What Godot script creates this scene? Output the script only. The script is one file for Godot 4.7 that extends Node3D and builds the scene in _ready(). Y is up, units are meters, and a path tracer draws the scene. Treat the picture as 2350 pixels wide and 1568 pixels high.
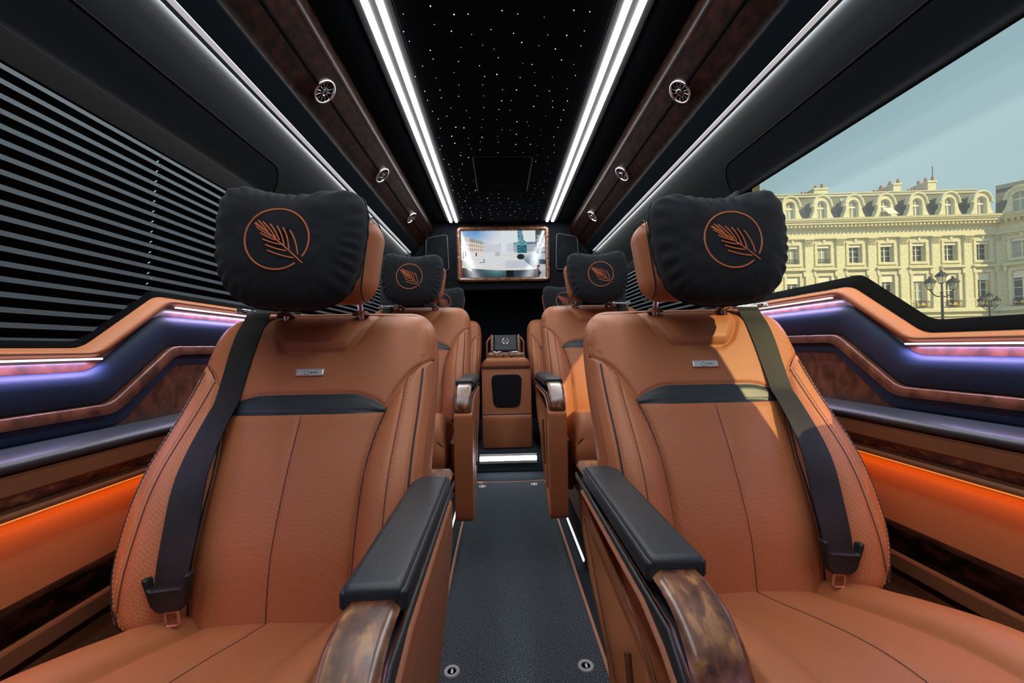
extends Node3D
# Interior of a passenger van seen from between two rows of tan leather captain chairs. x right, y up, z towards the camera; the van floor is y = 0 and the eye is at z = 0.

var used := {}
var M := {}
const EYE := Vector3(-0.032, 0.80, 0.0)
const ZB := 1.25          # where the cabin ends behind the camera
const ZF := -3.4          # front bulkhead


func _ready() -> void:
	# ---- camera
	var cam := Camera3D.new()
	cam.name = "camera"
	cam.fov = rad_to_deg(2.0 * atan(784.0 / 914.0))
	cam.near = 0.02
	cam.far = 400.0
	cam.transform = Transform3D(Basis(Vector3.UP, deg_to_rad(-1.69)) * Basis(Vector3.RIGHT, deg_to_rad(0.85)) * Basis(Vector3.BACK, deg_to_rad(-1.05)), EYE)
	add_child(cam)
	cam.current = true
	# ---- sky, exposure
	var env := Environment.new()
	env.background_mode = Environment.BG_SKY
	var sm := ProceduralSkyMaterial.new()
	sm.sky_top_color = Color(0.56, 0.70, 0.74)
	sm.sky_horizon_color = Color(0.69, 0.785, 0.785)
	sm.sky_curve = 0.25
	sm.ground_bottom_color = Color(0.42, 0.40, 0.34)
	sm.ground_horizon_color = Color(0.60, 0.62, 0.58)
	sm.sun_angle_max = 8.0
	sm.sky_cover = clouds()
	sm.sky_cover_modulate = Color(1, 0.97, 0.9, 1)
	var sky := Sky.new()
	sky.sky_material = sm
	env.sky = sky
	env.tonemap_mode = Environment.TONE_MAPPER_LINEAR
	env.tonemap_exposure = 1.0
	env.sdfgi_enabled = true
	env.ssao_enabled = true
	env.ssil_enabled = true
	var we := WorldEnvironment.new()
	we.name = "world_environment"
	we.environment = env
	add_child(we)
	# ---- sun: from behind the camera, to the right
	var sun := DirectionalLight3D.new()
	sun.name = "sun"
	sun.light_color = Color(1.0, 0.915, 0.63)
	sun.light_energy = 1.3
	sun.light_angular_distance = 0.53
	sun.shadow_enabled = true
	sun.transform = Transform3D(Basis.looking_at(-Vector3(1.0, 1.15, 1.36).normalized()), Vector3(0, 8, 0))
	add_child(sun)
	materials()
	shell()
	side(1.0)
	side(-1.0)
	lamps()
	seats()
	cabin_things()
	outside()


func clouds() -> ImageTexture:
	var n := FastNoiseLite.new()
	n.seed = 4
	n.frequency = 1.6
	n.fractal_octaves = 5
	var w := 512
	var h := 256
	var im := Image.create(w, h, false, Image.FORMAT_RGBA8)
	for j in h:
		var up := (0.5 - (j + 0.5) / h) * PI
		for i in w:
			var a := (i + 0.5) / w * TAU
			var d := Vector3(sin(a) * cos(up), sin(up) * 3.0, cos(a) * cos(up))
			var v := clampf((n.get_noise_3dv(d) - 0.12) * 1.5, 0.0, 1.0) if up > 0.0 else 0.0
			im.set_pixel(i, j, Color(1, 1, 1, v * 0.13))
	return ImageTexture.create_from_image(im)


# ------------------------------------------------------------------ naming
func numbered(called: String) -> String:
	var k: int = used.get(called, 0)
	used[called] = k + 1
	return called if k == 0 else "%s_%03d" % [called, k]


func thing(called: String, label: String, category: String, at := Vector3.ZERO, group := "") -> Node3D:
	var o := Node3D.new()
	o.name = numbered(called)
	o.position = at
	add_child(o)
	o.set_meta("label", label)
	o.set_meta("category", category)
	if group:
		o.set_meta("group", group)
	return o


func part(called: String, mb: MB, mat: Material, parent: Node3D, label := "", kind := "") -> MeshInstance3D:
	return put(called, mb.mesh(), mat, parent, label, kind)


func put(called: String, mesh: Mesh, mat: Material, parent: Node3D, label := "", kind := "") -> MeshInstance3D:
	var o := MeshInstance3D.new()
	if not parent.has_meta("_n"):
		parent.set_meta("_n", {})
	var d: Dictionary = parent.get_meta("_n")
	var k: int = d.get(called, 0)
	d[called] = k + 1
	o.name = called if k == 0 else "%s_%03d" % [called, k]
	o.mesh = mesh
	if mesh.get_surface_count():
		o.set_surface_override_material(0, mat)
	if label:
		o.set_meta("label", label)
	if kind:
		o.set_meta("kind", kind)
	parent.add_child(o, true)
	return o


func structure(called: String) -> Node3D:
	var o := Node3D.new()
	o.name = numbered(called)
	o.set_meta("kind", "structure")
	add_child(o)
	return o


func copy_of(o: Node3D, called: String, label: String, at: Vector3) -> Node3D:
	var c: Node3D = o.duplicate()
	c.name = numbered(called)
	add_child(c)
	c.position = at
	c.set_meta("label", label)
	return c


# ------------------------------------------------------------------ mesh collector
class MB:
	var v := PackedVector3Array()
	var n := PackedVector3Array()
	var uv := PackedVector2Array()
	var ix := PackedInt32Array()

	func vert(p: Vector3, q: Vector3, t := Vector2.ZERO) -> int:
		v.append(p)
		n.append(q)
		uv.append(t)
		return v.size() - 1

	func tri(a: int, b: int, c: int) -> void:
		var x := (v[b] - v[a]).cross(v[c] - v[a])
		if x.dot(n[a] + n[b] + n[c]) > 0.0:   # Godot's front faces run clockwise
			ix.append_array([a, c, b])
		else:
			ix.append_array([a, b, c])

	func quad(a: Vector3, b: Vector3, c: Vector3, d: Vector3, q: Vector3) -> void:
		var i := vert(a, q, Vector2(0, 1))
		vert(b, q, Vector2(1, 1))
		vert(c, q, Vector2(1, 0))
		vert(d, q, Vector2(0, 0))
		tri(i, i + 1, i + 2)
		tri(i, i + 2, i + 3)

	# rows: array of PackedVector3Array of one length; sgn turns the normals over
	func rows(r: Array, sgn := 1.0, wrap_u := false, wrap_v := false) -> void:
		var nv := r.size()
		var nu: int = r[0].size()
		var base := v.size()
		for j in nv:
			for i in nu:
				var i0 := i - 1 if i > 0 else (nu - 1 if wrap_u else 0)
				var i1 := i + 1 if i < nu - 1 else (0 if wrap_u else nu - 1)
				var j0 := j - 1 if j > 0 else (nv - 1 if wrap_v else 0)
				var j1 := j + 1 if j < nv - 1 else (0 if wrap_v else nv - 1)
				var du: Vector3 = r[j][i1] - r[j][i0]
				var dv: Vector3 = r[j1][i] - r[j0][i]
				var q := du.cross(dv)
				if q.length_squared() < 1e-20:
					q = Vector3.UP
				vert(r[j][i], q.normalized() * sgn, Vector2(float(i) / maxi(nu - 1, 1), float(j) / maxi(nv - 1, 1)))
		for j in (nv if wrap_v else nv - 1):
			for i in (nu if wrap_u else nu - 1):
				var i1 := (i + 1) % nu
				var j1 := (j + 1) % nv
				var a := base + j * nu + i
				var b := base + j * nu + i1
				var c := base + j1 * nu + i1
				var d := base + j1 * nu + i
				tri(a, b, c)
				tri(a, c, d)

	func box(c: Vector3, s: Vector3, r := 0.0, k := 2, basis := Basis()) -> void:
		var h := s * 0.5
		r = minf(r, minf(h.x, minf(h.y, h.z)) * 0.98)
		if r <= 0.0:
			for ax in 3:
				for sg in [-1.0, 1.0]:
					var q := Vector3.ZERO
					q[ax] = sg
					var u := Vector3.ZERO
					u[(ax + 1) % 3] = h[(ax + 1) % 3]
					var w := Vector3.ZERO
					w[(ax + 2) % 3] = h[(ax + 2) % 3]
					var o := c + basis * (q * h[ax])
					quad(o - basis * u - basis * w, o + basis * u - basis * w, o + basis * u + basis * w, o - basis * u + basis * w, basis * q)
			return
		for ax in 3:
			var b1 := (ax + 1) % 3
			var b2 := (ax + 2) % 3
			for sg in [-1.0, 1.0]:
				var us := _stops(h[b1], r, k)
				var ws := _stops(h[b2], r, k)
				var base := v.size()
				for w in ws:
					for u in us:
						var p := Vector3.ZERO
						p[ax] = sg * h[ax]
						p[b1] = u
						p[b2] = w
						var inner := Vector3(clampf(p.x, -h.x + r, h.x - r), clampf(p.y, -h.y + r, h.y - r), clampf(p.z, -h.z + r, h.z - r))
						var q := (p - inner).normalized()
						vert(c + basis * (inner + q * r), basis * q)
				for j in ws.size() - 1:
					for i in us.size() - 1:
						var a := base + j * us.size() + i
						tri(a, a + 1, a + us.size() + 1)
						tri(a, a + us.size() + 1, a + us.size())

	func _stops(h: float, r: float, k: int) -> PackedFloat32Array:
		var o := PackedFloat32Array()
		for i in k + 1:
			o.append(-h + r - r * tan((1.0 - float(i) / k) * PI / 4.0))
		for i in k + 1:
			o.append(h - r + r * tan(float(i) / k * PI / 4.0))
		return o

	func tube(path: PackedVector3Array, r: float, sides := 8, closed := false, flat := 1.0, up := Vector3.ZERO) -> void:
		var m := path.size()
		var rr := []
		var last := Vector3.ZERO
		for i in m:
			var a := path[(i - 1 + m) % m] if closed or i > 0 else path[0]
			var b := path[(i + 1) % m] if closed or i < m - 1 else path[m - 1]
			var t := (b - a).normalized()
			var x := up if up != Vector3.ZERO else last
			if x == Vector3.ZERO:
				x = Vector3.UP if absf(t.y) < 0.9 else Vector3.RIGHT
			x = (x - t * x.dot(t)).normalized()
			last = x
			var y := t.cross(x)
			var ring := PackedVector3Array()
			for k in sides:
				var g := TAU * k / sides
				ring.append(path[i] + x * cos(g) * r * flat + y * sin(g) * r)
			rr.append(ring)
		rows(rr, -1.0, true, closed)
		if not closed:
			for e in [0, m - 1]:
				var t: Vector3 = (path[1] - path[0]).normalized() if e == 0 else (path[m - 1] - path[m - 2]).normalized()
				var q := -t if e == 0 else t
				var c := vert(path[e], q)
				for p in rr[e]:
					vert(p, q)
				for k in sides:
					tri(c, c + 1 + k, c + 1 + (k + 1) % sides)

	# profile of (radius, height) spun round the y axis of basis
	func lathe(c: Vector3, profile: PackedVector2Array, sides := 24, basis := Basis()) -> void:
		var rr := []
		for p in profile:
			var ring := PackedVector3Array()
			for k in sides:
				var g := TAU * k / sides
				ring.append(c + basis * Vector3(cos(g) * p.x, p.y, sin(g) * p.x))
			rr.append(ring)
		rows(rr, 1.0, true, false)

	func fan(poly: PackedVector3Array, q: Vector3) -> void:
		# any flat polygon
		var ax := Vector3.UP if absf(q.y) < 0.8 else Vector3.RIGHT
		ax = (ax - q * ax.dot(q)).normalized()
		var ay := q.cross(ax)
		var p2 := PackedVector2Array()
		for p in poly:
			p2.append(Vector2(p.dot(ax), p.dot(ay)))
		var t := Geometry2D.triangulate_polygon(p2)
		var base := v.size()
		for p in poly:
			vert(p, q)
		for i in range(0, t.size(), 3):
			tri(base + t[i], base + t[i + 1], base + t[i + 2])

	# a flat outline in the plane of ax, ay pushed along ax x ay direction from t0 to t1, with a bevel
	func prism(poly: PackedVector2Array, ax: Vector3, ay: Vector3, along: Vector3, t0: float, t1: float, bevel := 0.0, o := Vector3.ZERO) -> void:
		var m := poly.size()
		var area := 0.0
		for i in m:
			area += poly[i].cross(poly[(i + 1) % m])
		var sg := 1.0 if area > 0.0 else -1.0
		var inset := PackedVector2Array()
		var nn := PackedVector2Array()
		for i in m:
			var e0 := (poly[i] - poly[(i - 1 + m) % m]).normalized()
			var e1 := (poly[(i + 1) % m] - poly[i]).normalized()
			var q0 := Vector2(e0.y, -e0.x) * sg
			var q1 := Vector2(e1.y, -e1.x) * sg
			var q := (q0 + q1).normalized()
			nn.append(q)
			inset.append(poly[i] - q * bevel / maxf(q.dot(q0), 0.5))
		var d := 1.0 if t1 > t0 else -1.0
		var levels := [[t0, inset, -along * d], [t0 + bevel * d, poly, Vector3.ZERO], [t1 - bevel * d, poly, Vector3.ZERO], [t1, inset, along * d]]
		for k in [0, 3]:
			var pl := PackedVector3Array()
			for p in levels[k][1]:
				pl.append(o + ax * p.x + ay * p.y + along * levels[k][0])
			fan(pl, levels[k][2])
		for i in m:
			var j := (i + 1) % m
			var e := (poly[j] - poly[i]).normalized()
			var fl := Vector2(e.y, -e.x) * sg
			var qi := nn[i] if nn[i].dot(fl) > 0.8 else fl
			var qj := nn[j] if nn[j].dot(fl) > 0.8 else fl
			for k in 3:
				if bevel <= 0.0 and k != 1:
					continue
				var ids := []
				for cn in [[k, i], [k, j], [k + 1, j], [k + 1, i]]:
					var lv: Array = levels[cn[0]]
					var p: Vector2 = lv[1][cn[1]]
					var q2: Vector2 = qi if cn[1] == i else qj
					var q3 := (ax * q2.x + ay * q2.y)
					if k != 1:
						q3 = (q3 + along * d * (-0.9 if k == 0 else 0.9) * (1.0 if cn[0] in [0, 3] else 0.25)).normalized()
					ids.append(vert(o + ax * p.x + ay * p.y + along * lv[0], q3))
				tri(ids[0], ids[1], ids[2])
				tri(ids[0], ids[2], ids[3])

	func add(b: MB, t := Transform3D()) -> void:
		var base := v.size()
		for i in b.v.size():
			vert(t * b.v[i], (t.basis * b.n[i]).normalized(), b.uv[i])
		for i in b.ix:
			ix.append(base + i)

	func mesh() -> ArrayMesh:
		var a := []
		a.resize(Mesh.ARRAY_MAX)
		a[Mesh.ARRAY_VERTEX] = v
		a[Mesh.ARRAY_NORMAL] = n
		a[Mesh.ARRAY_TEX_UV] = uv
		a[Mesh.ARRAY_INDEX] = ix
		var m := ArrayMesh.new()
		if v.size():
			m.add_surface_from_arrays(Mesh.PRIMITIVE_TRIANGLES, a)
		return m


func lerp_table(t: Array, x: float) -> float:
	if x <= t[0][0]:
		return t[0][1]
	var m := t.size()
	for i in m - 1:
		if x <= t[i + 1][0]:
			var x0: float = t[i][0]
			var x1: float = t[i + 1][0]
			var y0: float = t[i][1]
			var y1: float = t[i + 1][1]
			var s0: float = (y1 - t[i - 1][1]) / (x1 - t[i - 1][0]) if i > 0 else (y1 - y0) / (x1 - x0)
			var s1: float = (t[i + 2][1] - y0) / (t[i + 2][0] - x0) if i + 2 < m else (y1 - y0) / (x1 - x0)
			var h := x1 - x0
			var u := (x - x0) / h
			return (2 * u * u * u - 3 * u * u + 1) * y0 + (u * u * u - 2 * u * u + u) * h * s0 + (-2 * u * u * u + 3 * u * u) * y1 + (u * u * u - u * u) * h * s1
	return t[m - 1][1]


func rounded(poly: Array, r: float, k := 5, closed := true) -> PackedVector2Array:
	var o := PackedVector2Array()
	var m := poly.size()
	for i in m:
		var p: Vector2 = poly[i]
		if not closed and (i == 0 or i == m - 1):
			o.append(p)
			continue
		var a: Vector2 = poly[(i - 1 + m) % m]
		var b: Vector2 = poly[(i + 1) % m]
		var ra := minf(r, p.distance_to(a) * 0.48)
		var rb := minf(r, p.distance_to(b) * 0.48)
		var p0 := p + (a - p).normalized() * ra
		var p1 := p + (b - p).normalized() * rb
		for j in k:
			var t := float(j) / (k - 1)
			o.append(p0.lerp(p, t).lerp(p.lerp(p1, t), t))
	return o


func smooth_closed(pts: Array, k: int) -> PackedVector2Array:
	var o := PackedVector2Array()
	var m := pts.size()
	for i in m:
		var p0: Vector2 = pts[(i - 1 + m) % m]
		var p1: Vector2 = pts[i]
		var p2: Vector2 = pts[(i + 1) % m]
		var p3: Vector2 = pts[(i + 2) % m]
		for j in k:
			o.append(p1.cubic_interpolate(p2, p0, p3, float(j) / k))
	return o


# ------------------------------------------------------------------ materials
func mat(called: String, c: Color, rough := 0.6, metal := 0.0, spec := 0.5) -> StandardMaterial3D:
	# c in linear values
	var m := StandardMaterial3D.new()
	m.resource_name = called
	m.albedo_color = c.linear_to_srgb()
	m.roughness = rough
	m.metallic = metal
	m.metallic_specular = spec
	M[called] = m
	return m


func glow(called: String, c: Color, e: float) -> StandardMaterial3D:
	var m := mat(called, Color(0.8, 0.8, 0.8), 0.5)
	m.emission_enabled = true
	m.emission = c.linear_to_srgb()
	m.emission_energy_multiplier = e
	return m


func noise_image(size: int, seed_: int, freq: float, oct: int, f: Callable, kind := FastNoiseLite.TYPE_SIMPLEX_SMOOTH, warp := 0.0) -> ImageTexture:
	var n := FastNoiseLite.new()
	n.seed = seed_
	n.noise_type = kind
	n.frequency = freq
	n.fractal_octaves = oct
	if warp > 0.0:
		n.domain_warp_enabled = true
		n.domain_warp_amplitude = warp
		n.domain_warp_frequency = freq * 0.7
	var src := n.get_seamless_image(size, size)
	var im := Image.create(size, size, true, Image.FORMAT_RGB8)
	for j in size:
		for i in size:
			im.set_pixel(i, j, f.call(src.get_pixel(i, j).r))
	return ImageTexture.create_from_image(im)


func tri_tex(m: StandardMaterial3D, t: Texture2D, scale: Vector3) -> StandardMaterial3D:
	m.albedo_texture = t
	m.uv1_triplanar = true
	m.uv1_scale = scale
	return m


func bump(m: StandardMaterial3D, t: Texture2D, cm: float) -> void:
	m.heightmap_enabled = true
	m.heightmap_texture = t
	m.heightmap_scale = cm


func materials() -> void:
	var tan_c := Color(0.42, 0.148, 0.060)
	var dots := Image.create(64, 64, true, Image.FORMAT_RGB8)
	for j in 64:
		for i in 64:
			var d := 99.0
			for c in [Vector2(16, 16), Vector2(48, 48)]:
				d = minf(d, Vector2(i + 0.5, j + 0.5).distance_to(c))
			var k := smoothstep(7.0, 11.0, d)
			dots.set_pixel(i, j, Color(1, 1, 1) * lerpf(0.70, 1.0, k))
	var dt := ImageTexture.create_from_image(dots)
	var grain := noise_image(256, 3, 0.05, 3, func(x): return Color(x, x, x), FastNoiseLite.TYPE_CELLULAR)
	var leather := mat("tan_leather", tan_c, 0.48, 0.0, 0.45)
	leather.uv1_triplanar = true
	leather.uv1_scale = Vector3.ONE * 22.0
	bump(leather, grain, 0.02)
	var perf := mat("perforated_leather", tan_c * 1.05, 0.5, 0.0, 0.42)
	tri_tex(perf, dt, Vector3.ONE * 150.0)
	mat("brown_leather", Color(0.19, 0.075, 0.032), 0.55, 0.0, 0.4)
	mat("thread", Color(0.62, 0.30, 0.15), 0.7)
	mat("dark_thread", Color(0.012, 0.012, 0.02), 0.6)
	mat("seam_thread", Color(0.10, 0.035, 0.02), 0.7)
	var navy := mat("navy_leather", Color(0.021, 0.030, 0.036), 0.40, 0.0, 0.5)
	navy.uv1_triplanar = true
	navy.uv1_scale = Vector3.ONE * 22.0
	bump(navy, grain, 0.015)
	mat("padded_navy", Color(0.015, 0.033, 0.085), 0.5, 0.0, 0.4)
	var ramp := func(x: float) -> Color:
		var a := Color(0.055, 0.020, 0.012)
		var b := Color(0.17, 0.062, 0.028)
		var c := Color(0.46, 0.23, 0.075)
		var q := (a.lerp(b, smoothstep(0.2, 0.55, x))).lerp(c, smoothstep(0.52, 0.85, x))
		return q.linear_to_srgb()
	var burl := noise_image(512, 11, 0.012, 5, ramp, FastNoiseLite.TYPE_SIMPLEX_SMOOTH, 60.0)
	var wood := mat("burl_wood", Color(1, 1, 1), 0.32, 0.0, 0.5)
	tri_tex(wood, burl, Vector3(5.5, 5.5, 3.0))
	wood.clearcoat_enabled = true
	wood.clearcoat = 0.9
	wood.clearcoat_roughness = 0.22
	var dark_ramp := func(x: float) -> Color:
		return Color(0.004, 0.0016, 0.0013).lerp(Color(0.030, 0.0085, 0.0048), smoothstep(0.30, 0.80, x)).linear_to_srgb()
	var dwood := mat("dark_wood", Color(1, 1, 1), 0.45, 0.0, 0.22)
	tri_tex(dwood, noise_image(512, 21, 0.012, 5, dark_ramp, FastNoiseLite.TYPE_SIMPLEX_SMOOTH, 50.0), Vector3(5, 5, 2.5))
	dwood.clearcoat_enabled = true
	dwood.clearcoat = 0.06
	dwood.clearcoat_roughness = 0.22
	var rw := func(x: float) -> Color:
		return Color(0.055, 0.017, 0.012).lerp(Color(0.20, 0.068, 0.042), smoothstep(0.1, 0.9, x)).linear_to_srgb()
	var redwood := mat("red_wood", Color(1, 1, 1), 0.35, 0.0, 0.5)
	tri_tex(redwood, noise_image(512, 31, 0.014, 6, rw, FastNoiseLite.TYPE_SIMPLEX_SMOOTH, 40.0), Vector3(6, 2.2, 3.4))
	redwood.clearcoat_enabled = true
	redwood.clearcoat = 0.6
	redwood.clearcoat_roughness = 0.15
	mat("black_suede", Color(0.0065, 0.0105, 0.0145), 0.95, 0.0, 0.15)
	mat("headliner", Color(0.0095, 0.0115, 0.0145), 0.9, 0.0, 0.2)
	mat("upper_panel", Color(0.0068, 0.0086, 0.0108), 0.9, 0.0, 0.15)
	mat("pleat_shade", Color(0.006, 0.0065, 0.007), 0.95, 0.0, 0.05)  # pleat fabric with the shade of its undersides put into the colour
	mat("black_rubber", Color(0.0022, 0.0024, 0.003), 0.8, 0.0, 0.12)
	mat("black_plastic", Color(0.012, 0.013, 0.015), 0.45, 0.0, 0.4)
	mat("strip_housing", Color(0.028, 0.028, 0.03), 0.6, 0.0, 0.3)
	mat("grey_trim", Color(0.10, 0.10, 0.105), 0.5)
	mat("chrome", Color(0.82, 0.83, 0.86), 0.12, 1.0)
	mat("satin_metal", Color(0.62, 0.62, 0.64), 0.35, 1.0)
	mat("copper_metal", Color(0.55, 0.33, 0.24), 0.35, 0.9)
	mat("mat_piping", Color(0.50, 0.24, 0.14), 0.6)
	mat("pale_plastic", Color(0.42, 0.43, 0.43), 0.5)
	mat("black_pocket", Color(0.006, 0.008, 0.011), 0.6, 0.0, 0.3)
	mat("plate_metal", Color(0.72, 0.74, 0.74), 0.38, 0.7)
	mat("red_dot", Color(0.55, 0.02, 0.02), 0.4)
	var fleck := noise_image(256, 41, 0.22, 2, func(x): return Color(1, 1, 1) * lerpf(0.55, 1.0, smoothstep(0.2, 0.85, x)))
	var carpet := mat("carpet", Color(0.125, 0.155, 0.17), 0.95, 0.0, 0.1)
	tri_tex(carpet, fleck, Vector3.ONE * 4.0)
	bump(carpet, fleck, 0.12)
	var carpet2 := mat("base_carpet", Color(0.055, 0.070, 0.082), 0.95, 0.0, 0.1)
	tri_tex(carpet2, fleck, Vector3.ONE * 6.0)
	var cloth := mat("pillow_cloth", Color(0.019, 0.022, 0.027), 0.9, 0.0, 0.2)
	cloth.rim_enabled = true
	cloth.rim = 0.5
	cloth.rim_tint = 0.3
	mat("embroidery", Color(0.56, 0.18, 0.085), 0.75, 0.0, 0.25)
	var web := mat("webbing", Color(0.016, 0.018, 0.020), 0.6, 0.0, 0.4)
	var wv := Image.create(32, 32, true, Image.FORMAT_RGB8)
	for j in 32:
		for i in 32:
			wv.set_pixel(i, j, Color(1, 1, 1) * (0.75 + 0.25 * sin((i + j) * TAU / 16.0)))
	tri_tex(web, ImageTexture.create_from_image(wv), Vector3.ONE * 130.0)
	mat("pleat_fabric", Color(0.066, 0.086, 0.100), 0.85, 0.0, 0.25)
	var glass := mat("window_glass", Color(0.9, 1.0, 0.97), 0.02, 0.0, 0.0)
	glass.transparency = BaseMaterial3D.TRANSPARENCY_ALPHA
	glass.albedo_color.a = 0.04
	# lamps (linear colours)
	glow("led_white", Color(0.97, 0.98, 1.0), 15.0)
	glow("led_dim", Color(0.93, 0.94, 1.0), 0.42)
	glow("led_hidden", Color(1.0, 0.95, 0.92), 0.4)
	glow("led_lavender", Color(0.92, 0.86, 1.0), 1.3)
	glow("led_orange", Color(1.0, 0.30, 0.02), 0.8)
	glow("led_cool", Color(0.98, 0.97, 1.0), 1.3)
	glow("star", Color(0.95, 0.97, 1.0), 1.6)
	# outside
	var stone_n := noise_image(256, 51, 0.03, 4, func(x): return Color(1, 1, 1) * lerpf(0.88, 1.0, x))
	tri_tex(mat("stone", Color(0.76, 0.72, 0.53), 0.9, 0.0, 0.2), stone_n, Vector3.ONE * 0.35)
	tri_tex(mat("light_stone", Color(0.83, 0.81, 0.65), 0.9, 0.0, 0.2), stone_n, Vector3.ONE * 0.35)
	tri_tex(mat("slate", Color(0.30, 0.31, 0.25), 0.8, 0.0, 0.3), noise_image(256, 61, 0.06, 4, func(x): return Color(1, 1, 1) * lerpf(0.6, 1.0, x)), Vector3.ONE * 0.5)
	mat("dark_slate", Color(0.085, 0.105, 0.10), 0.8, 0.0, 0.3)
	mat("zinc", Color(0.50, 0.51, 0.45), 0.6)
	mat("white_paint", Color(0.82, 0.80, 0.74), 0.7)
	mat("window_pane", Color(0.035, 0.055, 0.050), 0.08, 0.0, 0.6)
	mat("curtained_pane", Color(0.42, 0.45, 0.42), 0.2, 0.0, 0.5)
	mat("iron", Color(0.02, 0.026, 0.024), 0.6)
	mat("gilt", Color(0.72, 0.50, 0.10), 0.4, 0.4)
	mat("terracotta", Color(0.42, 0.20, 0.11), 0.9)
	var lg := mat("lantern_glass", Color(0.75, 0.75, 0.66), 0.2)
	lg.transparency = BaseMaterial3D.TRANSPARENCY_ALPHA
	lg.albedo_color.a = 0.35
	tri_tex(mat("paving", Color(0.42, 0.38, 0.31), 0.9, 0.0, 0.2), stone_n, Vector3.ONE * 0.4)


# ------------------------------------------------------------------ shell of the van
func shell() -> void:
	var fl := structure("floor")
	var b := MB.new()
	b.box(Vector3(0, -0.04, (ZB - 3.85) / 2), Vector3(1.9, 0.08, ZB + 3.85))
	part("floor_slab", b, M.base_carpet, fl)
	b = MB.new()
	b.box(Vector3(0, 0.064, -3.2), Vector3(0.52, 0.13, 1.26), 0.01)
	part("front_step", b, M.base_carpet, fl)
	for s in [-1.0, 1.0]:
		b = MB.new()
		b.box(Vector3(s * 0.57, 0.065, -2.62), Vector3(0.62, 0.129, 2.42), 0.01)
		part("seat_plinth", b, M.base_carpet, fl)
	# ceiling
	var ce := structure("ceiling")
	b = MB.new()
	b.box(Vector3(0, 1.898, (ZB - 3.85) / 2), Vector3(1.9, 0.06, ZB + 3.85))
	part("roof_lining", b, M.black_suede, ce)
	b = MB.new()
	b.box(Vector3(0, 1.865, (ZB - 3.36) / 2), Vector3(0.684, 0.012, ZB + 3.36), 0.004)
	part("centre_panel", b, M.black_suede, ce)
	# hatch
	b = MB.new()
	var hp := PackedVector3Array()
	for p in rounded([Vector2(-0.165, -2.19), Vector2(0.165, -2.19), Vector2(0.165, -2.68), Vector2(-0.165, -2.68)], 0.02):
		hp.append(Vector3(p.x, 1.857, p.y))
	b.tube(hp, 0.004, 6, true)
	part("hatch_frame", b, M.black_plastic, ce)
	b = MB.new()
	b.box(Vector3(0, 1.858, -2.43), Vector3(0.24, 0.008, 0.44), 0.003)
	part("hatch_cover", b, M.black_rubber, ce)
	# star lights
	var rng := RandomNumberGenerator.new()
	rng.seed = 7
	var spots := []
	var step := 0.074
	var z := -0.35
	while z > -3.3:
		var x := -0.32
		while x < 0.321:
			var p := Vector3(x + rng.randf_range(-0.024, 0.024), 1.8585, z + rng.randf_range(-0.024, 0.024))
			if not (absf(p.x) < 0.18 and p.z < -2.15 and p.z > -2.72):
				var r := 0.0010 + 0.0016 * pow(rng.randf(), 2.0)
				r *= lerpf(1.15, 0.75, clampf((p.x + 0.3) / 0.6, 0, 1))
				spots.append(Transform3D(Basis().scaled(Vector3(r, r * 0.6, r)), p))
			x += step
		z -= step
	var sp := SphereMesh.new()
	sp.radius = 1.0
	sp.height = 2.0
	sp.radial_segments = 8
	sp.rings = 4
	sp.material = M.star
	var mm := MultiMesh.new()
	mm.transform_format = MultiMesh.TRANSFORM_3D
	mm.mesh = sp
	mm.instance_count = spots.size()
	for i in spots.size():
		mm.set_instance_transform(i, spots[i])
	var mi := MultiMeshInstance3D.new()
	mi.name = "star_lights"
	mi.multimesh = mm
	mi.set_meta("kind", "stuff")
	ce.add_child(mi)
	# walls at both ends
	var wb := structure("wall_back")
	b = MB.new()
	b.box(Vector3(0, 0.93, ZB + 0.03), Vector3(1.9, 1.98, 0.06))
	part("back_panel", b, M.headliner, wb)
	var wf := structure("wall_front")
	b = MB.new()
	b.box(Vector3(0, 1.581, ZF - 0.03), Vector3(1.84, 0.576, 0.06), 0.012)
	part("bulkhead_panel", b, M.headliner, wf)
	b = MB.new()
	b.box(Vector3(0, 0.93, -3.82), Vector3(1.9, 1.98, 0.06))
	part("cab_partition", b, M.black_suede, wf)
	b = MB.new()
	for i in 2:
		b.box(Vector3(-0.01 + i * 0.02, 0.71, -3.783), Vector3(0.012, 1.16, 0.012), 0.004)
	part("curtain_seam", b, M.headliner, wf)
	for s in [-1.0, 1.0]:
		b = MB.new()
		for i in 22:
			b.box(Vector3(s * 0.27, 0.60 + i * 0.027, -3.784), Vector3(0.13, 0.012, 0.014), 0.004)
		part("curtain_ribs", b, M.headliner, wf)


func curve(pts: Array) -> PackedVector2Array:
	var a := []
	for p in pts:
		a.append(Vector2(p[0], p[1]))
	var r := rounded(a, 0.022, 7, false)
	return r


# x is a distance from the middle of the van, s the side; curves are (z, y)
func line3(c: PackedVector2Array, x: float, s: float) -> PackedVector3Array:
	var o := PackedVector3Array()
	for p in c:
		o.append(Vector3(s * x, p.y, p.x))
	return o


func between(a: PackedVector2Array, b: PackedVector2Array, t: float) -> PackedVector2Array:
	var o := PackedVector2Array()
	for i in a.size():
		o.append(a[i].lerp(b[i], t))
	return o


func loft(a: PackedVector2Array, b: PackedVector2Array, prof: Array, s: float) -> MB:
	# prof: (t between a and b, x)
	var r := []
	for q in prof:
		r.append(line3(between(a, b, q[0]), q[1], s))
	var m := MB.new()
	m.rows(r, s)
	return m


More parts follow.
